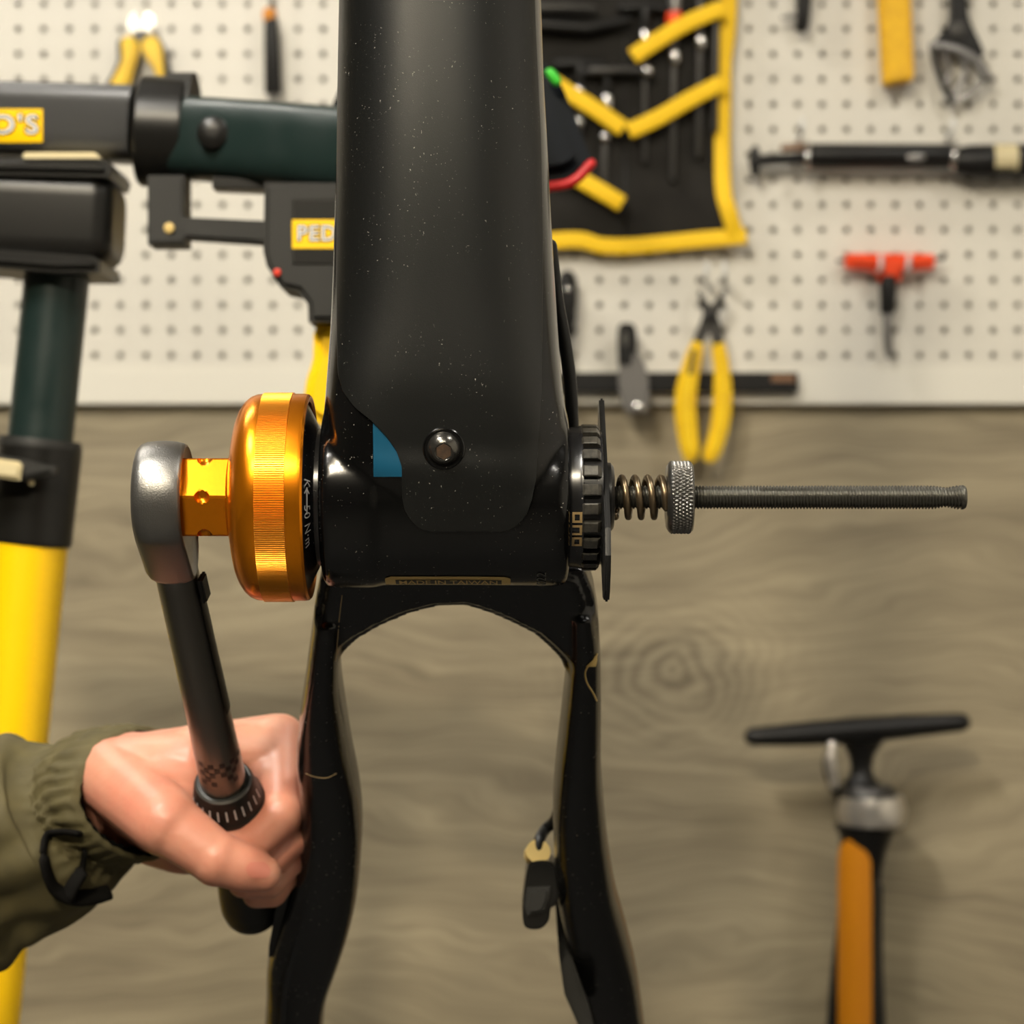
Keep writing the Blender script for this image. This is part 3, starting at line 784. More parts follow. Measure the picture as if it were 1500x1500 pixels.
# ribbed dark strip along the right flank of the shaft
e1w = (Vector((1, 0, 0)) - A_ * A_.x).normalized(); e2w = A_.cross(e1w)
if e2w.y < 0: e2w = -e2w            # e2w points up and away
def on_shaft(t, th, off=.0):
    r = float(np.interp(t, [q[0] for q in ls], [q[1] for q in ls])) + off
    return H(t) + (e1w * math.cos(th) + e2w * math.sin(th)) * r
obj('scale_strip', rings([[on_shaft(t, th, .0005) for th in np.linspace(-.50, .15, 6)] for t in np.linspace(.04, .36, 30)], closed_u=False), M['grip'], wr, 180, 'narrow dark printed strip')
obj('release_lug', prism_w([on_shaft(.005, .0, .001), on_shaft(.06, .0, .001), on_shaft(.06, -.55, .001), on_shaft(.005, -.55, .001)], e1w * .0022, .0006), M['grip'], wr)
kk = 0
for i in range(5):
    for j in range(9):
        if (i + j) % 2 == 0 and random.random() < .8 and not (i > 2 and 3 <= j <= 4):
            t0 = .475 + i * .013; a0 = -2.35 + j * .25
            if kk == 0: CV, CF = [], []
            kk += 1
            g = rings([[on_shaft(t0 + u * .012, a0 + q * .125, .0002) for q in (0, 1, 2)] for u in (0, 1)], closed_u=False)
            CV, CF = merge((CV, CF), g)
tag(obj('checker_print', (CV, CF), M['black'], wr, 180, 'black chequered print'), kind='stuff')
col = obj('scale_collar', lathe([(LN * .575, .0098), (LN * .578, .0118), (LN * .585, .0128), (LN * .625, .0146), (LN * .632, .0158), (LN * .650, .0158), (LN * .656, .0148), (LN * .668, .0125)], S_, A_, 56), M['grip'], wr, 35, 'black scale collar with white tick marks')
TV, TF = [], []
for k in range(12):
    th = -3.0 + k * .26
    g = []
    for s, r in ((.594, .01345), (.618, .01445)):
        g.append([H(s) + (e1w * math.cos(th + q) + e2w * math.sin(th + q)) * (r + .00025) for q in (-.025, .025)])
    TV, TF = merge((TV, TF), rings(g, closed_u=False))
tag(obj('tick_marks', (TV, TF), M['whiteprint'], col, None), kind='stuff')
obj('bright_ring', lathe([(LN * .5775, .0101), (LN * .5765, .0113), (LN * .5785, .0121), (LN * .581, .0122)], S_, A_, 48), M['dk_metal'], col)
obj('red_ring', lathe([(LN * .660, .0138), (LN * .666, .0144), (LN * .675, .0138)], S_, A_, 40), M['red'], wr)
obj('handle_grip', lathe([(LN * .66, .0100), (LN * .668, .0122), (LN * .80, .0124), (LN * .90, .0128), (LN * .945, .0135), (LN * .985, .0138), (LN * 1.01, .0128), (LN * 1.025, .0100), (LN * 1.03, .004)], S_, A_, 40), M['grip'], wr, 45, 'black rubber handle')

# ------------------------------------------------------------------ person: left hand and sleeved forearm
person = empty('person', W(60, 1400, 1.0), 'person in an olive jacket gripping the torque wrench with the left hand', 'person')
U_ = e1w; V_ = e2w                    # U right, V up and away, A along the handle
def L3(t, u, v, a=0.0): return H(t) + U_ * u + V_ * v + A_ * a
fing = []
def finger(t, mcp, pip, dip, tip, r, da=0.0):
    a, b, c, d = (L3(t, *mcp), L3(t, *pip, da * .4), L3(t, *dip, da * .8), L3(t, *tip, da))
    out = [ball(a, r[0] * 1.04), caps(a, b, r[0], r[1] * .95), ball(b, r[1] * 1.06), caps(b, c, r[1] * .98, r[2]), ball(c, r[2] * 1.03), caps(c, d, r[2], r[3])]
    return out, a
palm = []
wc = W(138, 1163, .985)
F4 = [(.668, (.019, .037), (.0225, -.003), (.010, -.0195), (-.005, -.0205), (.0112, .0094, .0084, .0076)),
      (.730, (.021, .040), (.0245, -.004), (.012, -.0205), (-.002, -.0205), (.0112, .0092, .0084, .0076)),
      (.789, (.019, .037), (.0235, -.004), (.015, -.0175), (.004, -.0185), (.0105, .0088, .0080, .0072)),
      (.842, (.015, .032), (.0205, -.003), (.0145, -.0150), (.008, -.0165), (.0096, .0080, .0073, .0066))]
gs = []
for i, (t, m_, p_, d_, q_, r_) in enumerate(F4):
    g, a = finger(t, m_, p_, d_, q_, r_); gs += g
    cw = wc + A_ * (-.015 + .009 * i)
    gs.append(caps(cw, a, .0155, r_[0] * 1.05))
    # flesh of the palm lying on the handle
    gs.append(caps(cw - V_ * .006 + U_ * .012, L3(t, -.006, .0235), .015, .0105))
# heel of the hand
gs += [caps(L3(.72, -.050, .018), L3(.86, -.030, .014), .016, .014), caps(wc + A_ * .012, L3(.86, -.028, .012), .018, .013)]
# thumb
tc0 = wc - A_ * .020 - V_ * .004 + U_ * .012; tm = W(243, 1204, .922); ti = W(318, 1258, .918); tt = W(384, 1279, .921)
gs += [caps(tc0, tm, .0175, .0150), ball(tm, .0148), caps(tm, ti, .0138, .0113), ball(ti, .0119), caps(ti, (ti * .35 + tt * .65), .0112, .0106), caps((ti * .5 + tt * .5), tt, .0106, .0084)]
# web between thumb and index
gs += [caps(tm * .6 + tc0 * .4, L3(.655, -.022, .028), .013, .010), caps(tm, L3(.67, -.020, .010), .0115, .009), caps(tc0, L3(.66, -.010, .034), .015, .0105)]
gs += [caps(tc0 + U_ * .01, L3(.655, -.019, .022), .019, .0145), caps(tm * .5 + tc0 * .5, L3(.650, -.021, .012), .016, .0120), caps(tm, L3(.668, -.019, -.006), .0135, .0110), caps(L3(.658, -.016, .028), L3(.668, .016, .030), .0135, .0125), ball(L3(.664, .016, .018), .0085)]
# wrist and forearm inside the sleeve
w0 = W(60, 1200, .992); w1 = W(-160, 1290, 1.0)
gs.append(tube([W(172, 1152, .980), wc, W(100, 1180, .989), w0, w1], [(.0210, .0255), (.0210, .0250), (.0210, .0250), (.022, .0260), (.026, .030)], 28, up=V_))
me_hand = remesh(gs, .0012, 7, .5)
HV = bvh_of(me_hand)
obj('hand_and_forearm', me_hand, M['skin'], person, 180, 'bare hand with fingers curled round the handle')
# thumb nail, lying on the side of the thumb turned to the lens
nl = []
for y, l, r in ((1263, 366, 386), (1267, 362, 392), (1272, 360, 395), (1277, 361, 396), (1282, 364, 394), (1286, 370, 388)):
    row = []
    for k in range(9):
        p, nn = pix_hit(l + (r - l) * k / 8, y, HV); row.append(p + nn * .00035 if p else row[-1])
    nl.append(row)
obj('thumb_nail', rings(nl, closed_u=False), M['nail'], person, 180)

def sleeve():
    ctr = [(203, 1162, .974), (176, 1164, .977), (155, 1168, .981), (130, 1182, .985), (95, 1203, .988), (55, 1221, .99), (0, 1240, .995), (-80, 1268, 1.0), (-200, 1310, 1.005), (-380, 1380, 1.01), (-600, 1440, 1.02), (-760, 1380, 1.04), (-830, 1200, 1.06), (-860, 900, 1.09), (-880, 600, 1.10)]
    hh = [97, 100, 101, 105, 128, 147, 156, 160, 166, 175, 190, 200, 205, 215, 225]
    P = smooth_path([np.array([*W(*c), h / F * c[2]]) for c, h in zip(ctr, hh)], 12)
    pts = [Vector(p[:3]) for p in P]; rr = [p[3] for p in P]; m = len(pts); L = []; K = 120
    T = [(pts[min(i + 1, m - 1)] - pts[max(i - 1, 0)]).normalized() for i in range(m)]
    e1 = Vector((0, 0, 1)); s = 0
    tilt = Vector((0, 0, 0))
    for i in range(m):
        if i: s += (pts[i] - pts[i - 1]).length
        e1 = (e1 - T[i] * e1.dot(T[i])).normalized(); e2 = T[i].cross(e1); l = []
        gather = math.exp(-((s - .018) / .016) ** 2)
        open_ = min(1, max(0, (s - .02) / .05))
        for k in range(K):
            th = 2 * math.pi * k / K; c_, s_ = math.cos(th), math.sin(th)
            # small gathers at the elastic, larger folds further up
            f = gather * (.0011 * math.sin(th * 31 + 3.0 * mnoise.noise(Vector((c_ * 2, s_ * 2, s * 90)))) + .0012 * mnoise.noise(Vector((c_ * 7, s_ * 7, s * 220))))
            nv = Vector((c_ * 1.3, s_ * 1.3, s * 26))
            f += open_ * (.0085 * mnoise.noise(nv) + .0045 * mnoise.noise(nv * 2.3 + Vector((3, 1, 7))) - .003 * abs(mnoise.noise(nv * 1.7 + Vector((9, 2, 1)))))
            r = rr[i] + f
            q_ = e1 * (r * c_) + e2 * (r * (1.10 - .12 * open_) * s_)
            fade = max(0, 1 - s / .05)
            l.append(pts[i] + q_ + T[i] * fade * (-q_.y * .45 + min(0, q_.z) * .25))
        L.append(l)
    # cuff turned inwards
    inn = [[p + (pts[0] - p) * .16 + T[0] * .006 for p in L[0]], [p + (pts[0] - p) * .06 - T[0] * .001 for p in L[0]]]
    inn2 = [[p + (pts[4] - p) * .22 for p in L[6]]] + inn
    return inn2 + L, pts
slL, slp = sleeve()
sl_o = obj('jacket_sleeve', rings(slL[2:], cap0=False), M['sleeve'], person, 180, 'olive jacket sleeve with a gathered elastic cuff')
obj('cuff_lining', rings(slL[:3], cap0=False, cap1=False), M['cufflining'], sl_o, 180, 'dark inside of the cuff')
SV = bvh_of(rings(slL[2:], cap0=False))
def on_sleeve(px, off=.0012):
    out = []
    for x, y in px:
        p, nn = pix_hit(x, y, SV); out.append((p + nn * off) if p else W(x, y, .95))
    return out
lp = [(62, 1248), (64, 1232), (76, 1222), (96, 1219), (116, 1220)]
obj('cuff_loop', tube(smooth_path(on_sleeve(lp), 6), (.0030), 10, asp=.5), M['cufflining'], sl_o, 180, 'black loop on the cuff')
obj('cuff_strap', tube(smooth_path(on_sleeve([(63, 1246), (66, 1270), (78, 1296), (100, 1310), (128, 1309), (150, 1302)], .001), 6), [.003] * 3 + [.0060] * 34, 10, asp=.35), M['cufflining'], sl_o, 180, 'black fabric strap under the cuff')
obj('cuff_tab', tube(smooth_path(on_sleeve([(126, 1246), (118, 1268), (106, 1290), (100, 1304)], .001), 6), [.0030] * 7 + [.0070] * 12, 10, asp=.35), M['cufflining'], sl_o, 180)

# ------------------------------------------------------------------ repair stand
sd_ = 1.27
stand = empty('repair_stand', (W(0, 0, sd_).x - .03, sd_ - CAM_D, 0), 'bicycle repair stand with a yellow mast and dark clamp arm at the left', 'repair stand')
gU = tube([W(-420, 175, 1.33), W(0, 177, 1.305), W(206, 184, 1.29)], .0222, 40, n=4.2, rnd=False); ARMV = bvh_of(gU)
obj('upper_arm_tube', gU, M['stand_grey'], stand, 40, 'grey square-section arm')
arm2 = obj('clamp_arm_tube', tube([W(262, 202, 1.285), W(400, 212, 1.255), W(640, 234, 1.205)], .0240, 40, n=3.4, rnd=False), M['stand_green'], stand, 40, 'dark green arm tube')
kc, _ = None, None
obj('arm_knob', lathe([(-.002, .0095), (.002, .0096), (.0045, .0088), (.006, .006), (.0062, .002)], W(313, 196, 1.245), (0, -1, 0), 32), M['stand_black'], arm2)
rgx = (W(285, 0, 1.287).x - W(206, 0, 1.287).x)
rg = lathe([(0, .024), (0, .0308), (.002, .0324), (rgx - .006, .0326), (rgx - .004, .0322), (rgx - .0035, .024)], W(206, 192, 1.287), W(285, 196, 1.287) - W(206, 192, 1.287), 56)
obj('arm_collar', rg, M['stand_black'], stand, 35, 'round black collar joining the arms')
obj('collar_lip', lathe([(rgx - .014, .030), (rgx - .014, .0318), (rgx + .001, .0318), (rgx + .001, .027)], W(206, 186, 1.292), XP, 48), M['stand_char'], stand)
obj('collar_lug', prism(rect(222, 262, 275, 362), 1.275, .03, .0015), M['stand_char'], stand, 35)
obj('lug_screw', lathe([(0, .003), (.001, .003), (.0015, .0022)], W(248, 334, 1.2595), (0, -1, 0), 20), M['gold'], stand)
obj('slide_bar', prism([(268, 320), (400, 326), (400, 360), (268, 351)], 1.26, .016, .002), M['stand_char'], stand, 30)
obj('arm_underplate', prism([(314, 262), (420, 268), (420, 283), (314, 279)], 1.255, .02, .001), M['stand_black'], stand, 30)
CLD = 1.215
head = obj('clamp_head', prism([(395, 277), (640, 279), (640, 478), (458, 477), (457, 452), (443, 433), (418, 428), (398, 397), (393, 376)], CLD, .055, .003, 0, 3), M['stand_char'], stand, 35, 'charcoal clamp head casting')
gW = prism(rect(428, 291, 620, 388), CLD - .0275, .0016, .0007); HEADV = bvh_of(gW)
obj('clamp_window', gW, M['stand_black'], head, 30)
ltr = {}
def sticker(x0, y0, x1, y1, bv, parent, tx, tw_, th_, txt):
    """sticker and its letters laid on the surface bv; tx, tw_, th_: text centre, width and height in pixels"""
    rows = [(y, x0, x1) for y in np.linspace(y0, y1, 6)]
    s = obj('brand_sticker', patch(rows, .0006, 24, bv), M['yellow'], parent, 60, 'yellow brand sticker with white and black letters')
    ty = (y0 + y1) / 2
    for nm, bold, off, mt in (('lettering_outline', .055, .0010, 'black'), ('lettering', .006, .0014, 'lampwhite')):
        v, f = text_geo(txt, 1.0, 0, bold, 1.12); wv = 4.35 * 1.0; V = []
        if bold > .01: wv0 = 1
        sc = tw_ / TWID
        for q in v:
            p, nn = pix_hit(tx + q.x * sc, ty - q.y * th_ / .70, bv); V.append(p + nn * off if p else W(tx, ty, 1.2))
        obj(nm, (V, f), M[mt], s, None)
tv_, _ = text_geo("PEDRO'S", 1.0, 0, .006, 1.12); TWID = max(q.x for q in tv_) - min(q.x for q in tv_)
sticker(428, 322, 600, 364, HEADV, head, 500, 128, 22, "PEDRO'S")
sticker(-130, 160, 63, 208, ARMV, bpy.data.objects['upper_arm_tube'], -36, 184, 27, "PEDRO'S")
obj('orange_button', lathe([(0, .0022), (.0014, .002), (.0016, .001)], W(406, 399, CLD - .0275), (0, -1, 0), 16), M['red'], head)
obj('clamp_lever', prism([(466, 478), (520, 478), (520, 640), (472, 622), (456, 612), (447, 596), (450, 560), (460, 526)], 1.215, .022, .006, 3, 3), M['yellow'], stand, 40, 'yellow clamp lever')
obj('clamp_jaw', prism(rect(612, 130, 700, 480), 1.225, .05, .008), M['stand_black'], stand, 40)
# mast head block
mh = obj('mast_head', tube([W(-200, 318, 1.28), W(0, 322, 1.28), W(146, 328, 1.28)], [(.0262, .030)], 48, n=5, rnd=.45), M['stand_black'], stand, 40, 'black moulded mast head')
obj('head_flange', prism([(-130, 240), (150, 243), (172, 248), (178, 258), (174, 272), (-130, 266)], 1.28, .072, .004, 0, 3), M['stand_black'], stand, 40)
obj('head_flange', prism([(-130, 366), (150, 384), (161, 390), (161, 408), (96, 408), (-130, 390)], 1.28, .070, .004, 0, 3), M['stand_black'], stand, 40)
obj('head_pad', prism([(44, 240), (50, 233), (150, 233), (158, 240), (158, 246), (44, 246)], 1.272, .05, .0015), M['cream'], stand, 40)
TU = lambda y: W(84 - (y - 400) * .102, y, 1.28)
obj('inner_mast_tube', tube([TU(395), TU(520), TU(660)], .0190, 40, rnd=False), M['stand_green'], stand, 60, 'dark green telescopic mast tube')
mc = obj('mast_collar', lathe([(0, .020), (0, .0225), (.003, .0244), (.058, .0240), (.060, .023)], TU(648) + Vector((.0005, 0, 0)), TU(790) - TU(648), 48), M['stand_black'], stand, 40, 'black mast collar')
obj('collar_rim', lathe([(-.002, .0195), (-.002, .0236), (.0025, .0246), (.004, .024)], TU(648), TU(790) - TU(648), 48), M['stand_char'], stand)
obj('collar_lever', prism([(-60, 655), (30, 672), (84, 684), (82, 694), (34, 704), (-60, 690)], 1.247, .012, .003), M['stand_char'], mc, 40)
obj('lever_tab', prism([(-60, 664), (28, 676), (33, 682), (30, 703), (22, 703), (-60, 690)], 1.240, .006, .0018), M['cream'], mc, 40)
obj('lever_pin', lathe([(0, .0018), (.001, .0016)], W(46, 707, 1.249), (0, -1, 0), 14), M['cream'], mc)
foot = TU(4)  # placeholder direction
yd = (TU(1500) - TU(790)).normalized(); y0 = TU(770); y1_ = y0 + yd * ((y0.z - .03) / -yd.z)
obj('yellow_mast', tube([y0, (y0 + y1_) / 2, y1_], .0222, 40, rnd=False), M['yellow'], stand, 60, 'bright yellow mast tube')
obj('base_plate', lathe([(-.03, .20), (-.024, .205), (-.006, .20), (.0, .18), (.004, .05)], (y1_.x, y1_.y, .03), (0, 0, 1), 56), M['stand_black'], stand, 40)

# ------------------------------------------------------------------ tools on the pegboard
TD = PD - .016                      # lens to the middle of a tool lying on the board
def thing(name, px, py, label, cat, group=None, d=None):
    return empty(name, W(px, py, (d or TD) + .01), label, cat, group)
HK = 0
def hook(px, py, label, out=.03):
    y = PD - CAM_D; c = W(px, py, PD)
    p = [c + Vector((0, .004, 0)), c + Vector((0, -out * .5, 0)), c + Vector((0, -out, 0)), c + Vector((0, -out - .004, .004)), c + Vector((0, -out - .005, .012))]
    tag(obj('peg_hook', tube(smooth_path(p, 4), .0024, 12), M['lampwhite'], None, 180), label, 'hook', 'steel hooks in the pegboard')

# diagonal cutters, top left
t = thing('diagonal_cutters', 205, 90, 'diagonal cutters with yellow and black handles at the upper left of the pegboard', 'pliers')
obj('handle_core', prism([(172, 62), (186, 54), (202, 60), (206, 72), (200, 100), (186, 140), (166, 150), (152, 132), (164, 110), (174, 86)], TD + .003, .010, .003, 2), M['blk_tool'], t)
obj('handle_core', prism([(208, 60), (226, 52), (238, 62), (246, 84), (250, 112), (246, 140), (234, 140), (232, 112), (220, 90), (208, 74)], TD + .003, .010, .003, 2), M['blk_tool'], t)
obj('handle_grip', prism([(178, 60), (190, 53), (202, 60), (204, 74), (197, 100), (184, 136), (158, 140), (166, 116), (180, 88)], TD - .004, .012, .004, 2, 3), M['yellow_dip'], t)
obj('handle_grip', prism([(209, 62), (224, 53), (235, 64), (239, 88), (240, 125), (234, 125), (228, 105), (216, 88), (209, 74)], TD - .004, .012, .004, 2, 3), M['yellow_dip'], t)
obj('pivot', prism([(194, 50), (200, 44), (214, 44), (220, 50), (216, 62), (198, 62)], TD - .002, .012, .002), M['dk_metal'], t)
obj('jaw', prism([(196, 50), (188, 38), (190, 24), (200, 18), (205, 30), (206, 50)], TD - .002, .009, .002), M['chrome'], t)
obj('jaw', prism([(208, 50), (210, 30), (214, 18), (226, 24), (228, 38), (218, 50)], TD - .002, .009, .002), M['chrome'], t)
hook(206, 42, 'steel hook holding the diagonal cutters', .014)

# slim black driver with orange end
t = thing('driver', 397, 80, 'slim black driver with an orange end hanging at the upper left', 'driver')
obj('sheath', tube([W(397, 30, TD), W(398, 60, TD), W(400, 134, TD)], [.0068, .0078, .0086], 20, rnd=.3), M['blk_tool'], t, 50)
obj('orange_collar', lathe([(0, .005), (.001, .0066), (.010, .0068), (.013, .005), (.0135, .002)], W(395, 32, TD), (0, 0, 1), 24), M['pump_orange'], t)
obj('shank', tube([W(396, 14, TD), W(398, -30, TD)], .0018, 12), M['chrome'], t, 60)
obj('tip_ferrule', tube([W(400, 132, TD), W(400, 143, TD)], .0045, 16, rnd=.3), M['grey_metal'], t, 60)

# tool roll
RD = PD - .012
def cloth_d(px, py):
    return RD - .006 * (.5 + .5 * math.sin(px * .021 + 1.0) * math.sin(py * .013)) - .012 * math.exp(-((py - 300) / 45.0) ** 2) * (.6 + .4 * math.sin(px * .03))
def roll_right(y): return float(np.interp(y, [-300, 0, 120, 200, 290, 318, 340, 362], [1082, 1076, 1069, 1068, 1066, 1072, 1086, 1090]))
def roll_bot(x): return 352 + 6 * math.sin((x - 560) * .012) + (-14 if x > 1000 else 0) * max(0, (x - 1000) / 90)
roll = thing('tool_roll', 830, 100, 'black canvas tool roll with yellow binding hanging on the pegboard', 'tool roll', d=PD)
L = []
for k in range(40):
    row = []
    for j in range(40):
        x0 = 540; v = k / 39; y = -300 + v * (365 + 300 - 6)
        x = x0 + (roll_right(y) - 4 - x0) * j / 39; y2 = -300 + v * (roll_bot(x) + 6 + 300)
        row.append(W(x, y2, cloth_d(x, y2)))
    L.append(row)
g = rings(L, closed_u=False)
g2 = ([p + Vector((0, .0035, 0)) for p in g[0]], g[1])
obj('canvas', merge(g, g2), M['roll'], roll, 180, 'black canvas')
def binding(pts, wd, nm='binding', th=.0022, lift=.002):
    P = smooth_path([np.array(p, float) for p in pts], 8)
    return obj(nm, tube([W(x, y, cloth_d(x, y) - lift) for x, y in P], [(wd / 2 / F * RD, th)] * len(P), 16, up=UPB, n=3, rnd=.4), M['yellow_cloth'], roll, 60, 'yellow cloth binding strip')
UPB = Vector((1, 0, 0))
binding([(1070, -300), (1068, 0), (1060, 90), (1059, 150), (1058, 230), (1060, 280), (1066, 305), (1080, 350)], 24)
UPB = Vector((0, 0, 1))
binding([(540, 352), (700, 362), (800, 354), (850, 352), (880, 360), (920, 361), (970, 357), (1030, 351), (1092, 346)], 24)
for pts in ([(1058, 12), (1010, 32), (965, 58), (928, 82)], [(1056, 122), (1010, 146), (965, 172), (922, 192)], [(806, 118), (840, 140), (878, 164), (912, 188)], [(848, 262), (880, 280), (910, 298)], [(700, 190), (760, 215), (848, 262)]):
    binding(pts, 24, lift=.0165)
for pts, nm in (([(915, 60), (915, 195), (917, 300), (917, 345)], 'seam'),):
    UPB = Vector((1, 0, 0)); P = smooth_path([np.array(p, float) for p in pts], 8)
    obj(nm, tube([W(x, y, cloth_d(x, y) - .001) for x, y in P], .0012, 10), M['blk_tool'], roll, 180)
# tools held in the roll
def tkey(px, py0, py1, label, top=True, hw=32):
    d = RD - .010; t = thing('hex_key', px, py1, label, 'hex key', d=RD)
    if top:
        obj('crossbar', tube([W(px - hw, py0 + 2, d), W(px, py0, d), W(px + hw, py0 + 4, d)], .0058, 16), M['blk_tool'], t, 60)
        obj('stem', tube([W(px, py0, d), W(px, py0 + 34, d)], [.0058, .0044], 16, rnd=.3), M['blk_tool'], t, 60)
    obj('shaft', tube([W(px, py0 + (30 if top else 0), d), W(px - 1, py1, d)], .0028, 12), M['dk_metal'], t, 60)
    obj('ferrule', tube([W(px, py0 + 40, d - .001), W(px, py0 + 52, d - .001)], .0062, 16), M['chrome'], t, 60)
tkey(945, 10, 236, 'black T-handled hex key in the upper right pocket of the tool roll')
tkey(889, 104, 268, 'black T-handled hex key in the left pocket nearest the centre seam')
tkey(849, 92, 250, 'black T-handled hex key beside the saddle in the tool roll')
def drv(px, y0, y1, label, coll, ballp=None):
    d = RD - .010; t = thing('screwdriver', px, y1, label, 'screwdriver', d=RD)
    obj('handle', tube([W(px + 2, y0 - 60, d), W(px + 1, y0 - 20, d), W(px, y0, d)], [.006, .0068, .0052], 16), M['grey_metal'] if coll else M['blk_tool'], t, 60)
    if coll: obj('collar', tube([W(px, y0 - 6, d), W(px, y0 + 6, d)], .0085, 18, rnd=.3), M['redhandle'], t, 60)
    obj('shaft', tube([W(px, y0, d), W(px - 3, y1, d)], .0034, 12), M['dk_metal'], t, 60)
    if ballp: obj('ferrule', tube([W(px, ballp - 4, d - .001), W(px, ballp + 4, d - .001)], .0064, 16), M['chrome'], t, 60)
drv(988, 28, 262, 'grey screwdriver with an orange-red collar in the tool roll', True, 84)
drv(1026, -10, 228, 'dark screwdriver nearest the right edge of the tool roll', False, 62)
drv(1050, -6, 190, 'thin dark screwdriver against the right binding of the tool roll', False)
t = thing('hex_key_set', 905, 100, 'grey folding hex key lying across the middle of the tool roll', 'hex key', d=RD)
obj('body', tube([W(868, 104, RD - .018), W(905, 103, RD - .020), W(944, 104, RD - .018)], [.005, .0042, .0036], 16), M['dk_metal'], t, 60)
obj('end_ball', ball(W(948, 104, RD - .019), .0064), M['chrome'], t, 60)
for px, py, lb in ((886, 201, 'bright round key end below the centre pocket of the tool roll'), (848, 179, 'bright round key end near the saddle tip in the tool roll')):
    t = thing('hex_key', px, py, lb, 'hex key', d=RD)
    obj('key_shaft', tube([W(px, py, RD - .012), W(px - 2, py + 90, RD - .012)], .0030, 12), M['dk_metal'], t, 60)
    obj('end_ball', ball(W(px, py, RD - .014), .0062), M['chrome'], t, 60)
t = thing('hand_tool', 840, 14, 'long grey hand tool across the top of the tool roll', 'tool', d=RD)
obj('body', tube([W(760, 12, RD - .016), W(830, 11, RD - .016), W(870, 13, RD - .016)], [.006, .0055, .004], 16), M['dk_metal'], t, 60)
obj('handle', tube([W(760, 34, RD - .014), W(860, 42, RD - .014), W(920, 30, RD - .016)], [.006, .0065, .005], 16), M['blk_tool'], t, 60)

# small black tool, top right
t = thing('spoke_wrench', 1175, 20, 'small black tool with a short hooked tip at the top right of the tool roll', 'tool')
obj('body', tube([W(1180, -60, TD), W(1178, 0, TD), W(1175, 38, TD)], [.0072, .0076, .0066], 18), M['blk_tool'], t, 60)
obj('hooked_tip', tube([W(1172, 22, TD), W(1158, 24, TD), W(1146, 26, TD)], [.0034, .0030, .0018], 12), M['grey_metal'], t, 60)

# yellow bar
t = thing('yellow_grip', 1310, 60, 'yellow textured tool grip hanging left of the black cutter', 'tool')
obj('grip', prism([(1283, -60), (1330, -60), (1337, 112), (1334, 120), (1298, 126), (1293, 122)], TD - .004, .020, .003, 0, 3), M['yellow_rough'], t, 40)
obj('grip_end', prism([(1295, 116), (1336, 112), (1335, 120), (1330, 124), (1300, 130), (1296, 126)], TD - .002, .018, .003), M['copper'], t, 40)

# cable cutter
t = thing('cable_cutter', 1405, 60, 'black cable cutter with grey curved jaws hanging at the top right', 'cutter')
obj('handle_neck', prism([(1392, -60), (1416, -60), (1415, 0), (1418, 30), (1430, 56), (1440, 80), (1428, 84), (1404, 70), (1376, 66), (1362, 72), (1380, 46), (1391, 26)], TD, .014, .003, 2), M['blk_tool'], t, 40)
obj('pivot', lathe([(0, .008), (.003, .008), (.004, .006)], W(1403, 44, TD - .007), (0, -1, 0), 24), M['dk_metal'], t)
obj('jaw', tube(smooth_path([W(x, y, TD - .006) for x, y in [(1366, 68), (1390, 70), (1412, 78), (1432, 92), (1446, 114)]], 6), (.0052), 14, asp=.7), M['grey_metal'], t, 60)
obj('jaw', tube(smooth_path([W(x, y, TD - .002) for x, y in [(1366, 70), (1372, 94), (1382, 122), (1394, 148)]], 6), (.0046), 14, asp=.8), M['dk_metal'], t, 60)
obj('blade', tube(smooth_path([W(x, y, TD - .004) for x, y in [(1384, 84), (1390, 104), (1386, 124)]], 6), (.0050), 14, asp=.6), M['grey_metal'], t, 60)
obj('blade', tube(smooth_path([W(x, y, TD - .004) for x, y in [(1396, 146), (1406, 122), (1414, 104), (1410, 90)]], 6), (.0044), 14, asp=.6), M['grey_metal'], t, 60)
obj('blade', tube(smooth_path([W(x, y, TD - .003) for x, y in [(1412, 144), (1426, 132), (1440, 118)]], 6), (.0040), 14, asp=.6), M['chrome'], t, 60)

# mini pump across the board
md = PD - .022
t = thing('frame_pump', 1300, 235, 'long black frame pump lying level on hooks at the right', 'pump')
obj('end_knob', tube([W(1106, 219, md), W(1106, 236, md), W(1106, 253, md)], [.004, .0066, .004], 16), M['blk_tool'], t, 60)
obj('thin_rod', tube([W(1106, 235, md), W(1190, 231, md)], .0058, 16), M['blk_tool'], t, 60)
obj('barrel', tube([W(1180, 228, md), W(1395, 229, md)], .0122, 24, rnd=.3), M['blk_tool'], t, 60)
obj('brown_strip', tube([W(1148, 217, md - .004), W(1186, 215, md - .004)], .0036, 12), M['copper'], t, 60)
obj('lower_tube', tube([W(1190, 240, md + .004), W(1400, 238, md + .004)], .006, 16), M['copper'], t, 60)
obj('logo_spot', ball(W(1342, 231, md - .012), .006, (1.6, .3, .8)), M['grey_metal'], t, 60)
obj('wide_end', tube([W(1396, 235, md), W(1420, 237, md), W(1480, 236, md), W(1600, 234, md)], [.0122, .0168, .0172, .0160], 24, rnd=.3), M['blk_tool'], t, 60)
obj('cream_label', rings([[W(x, 235, md) + Vector((0, -math.cos(a), math.sin(a))) * .0175 for a in np.linspace(-.85, .95, 12)] for x in np.linspace(1453, 1487, 5)], closed_u=False), M['cream'], t, 60)
for px, py, lb in ((1168, 203, 'steel hook at the thin end of the frame pump'), (1385, 203, 'steel hook at the middle of the frame pump')):
    hook(px, py, lb, .034)
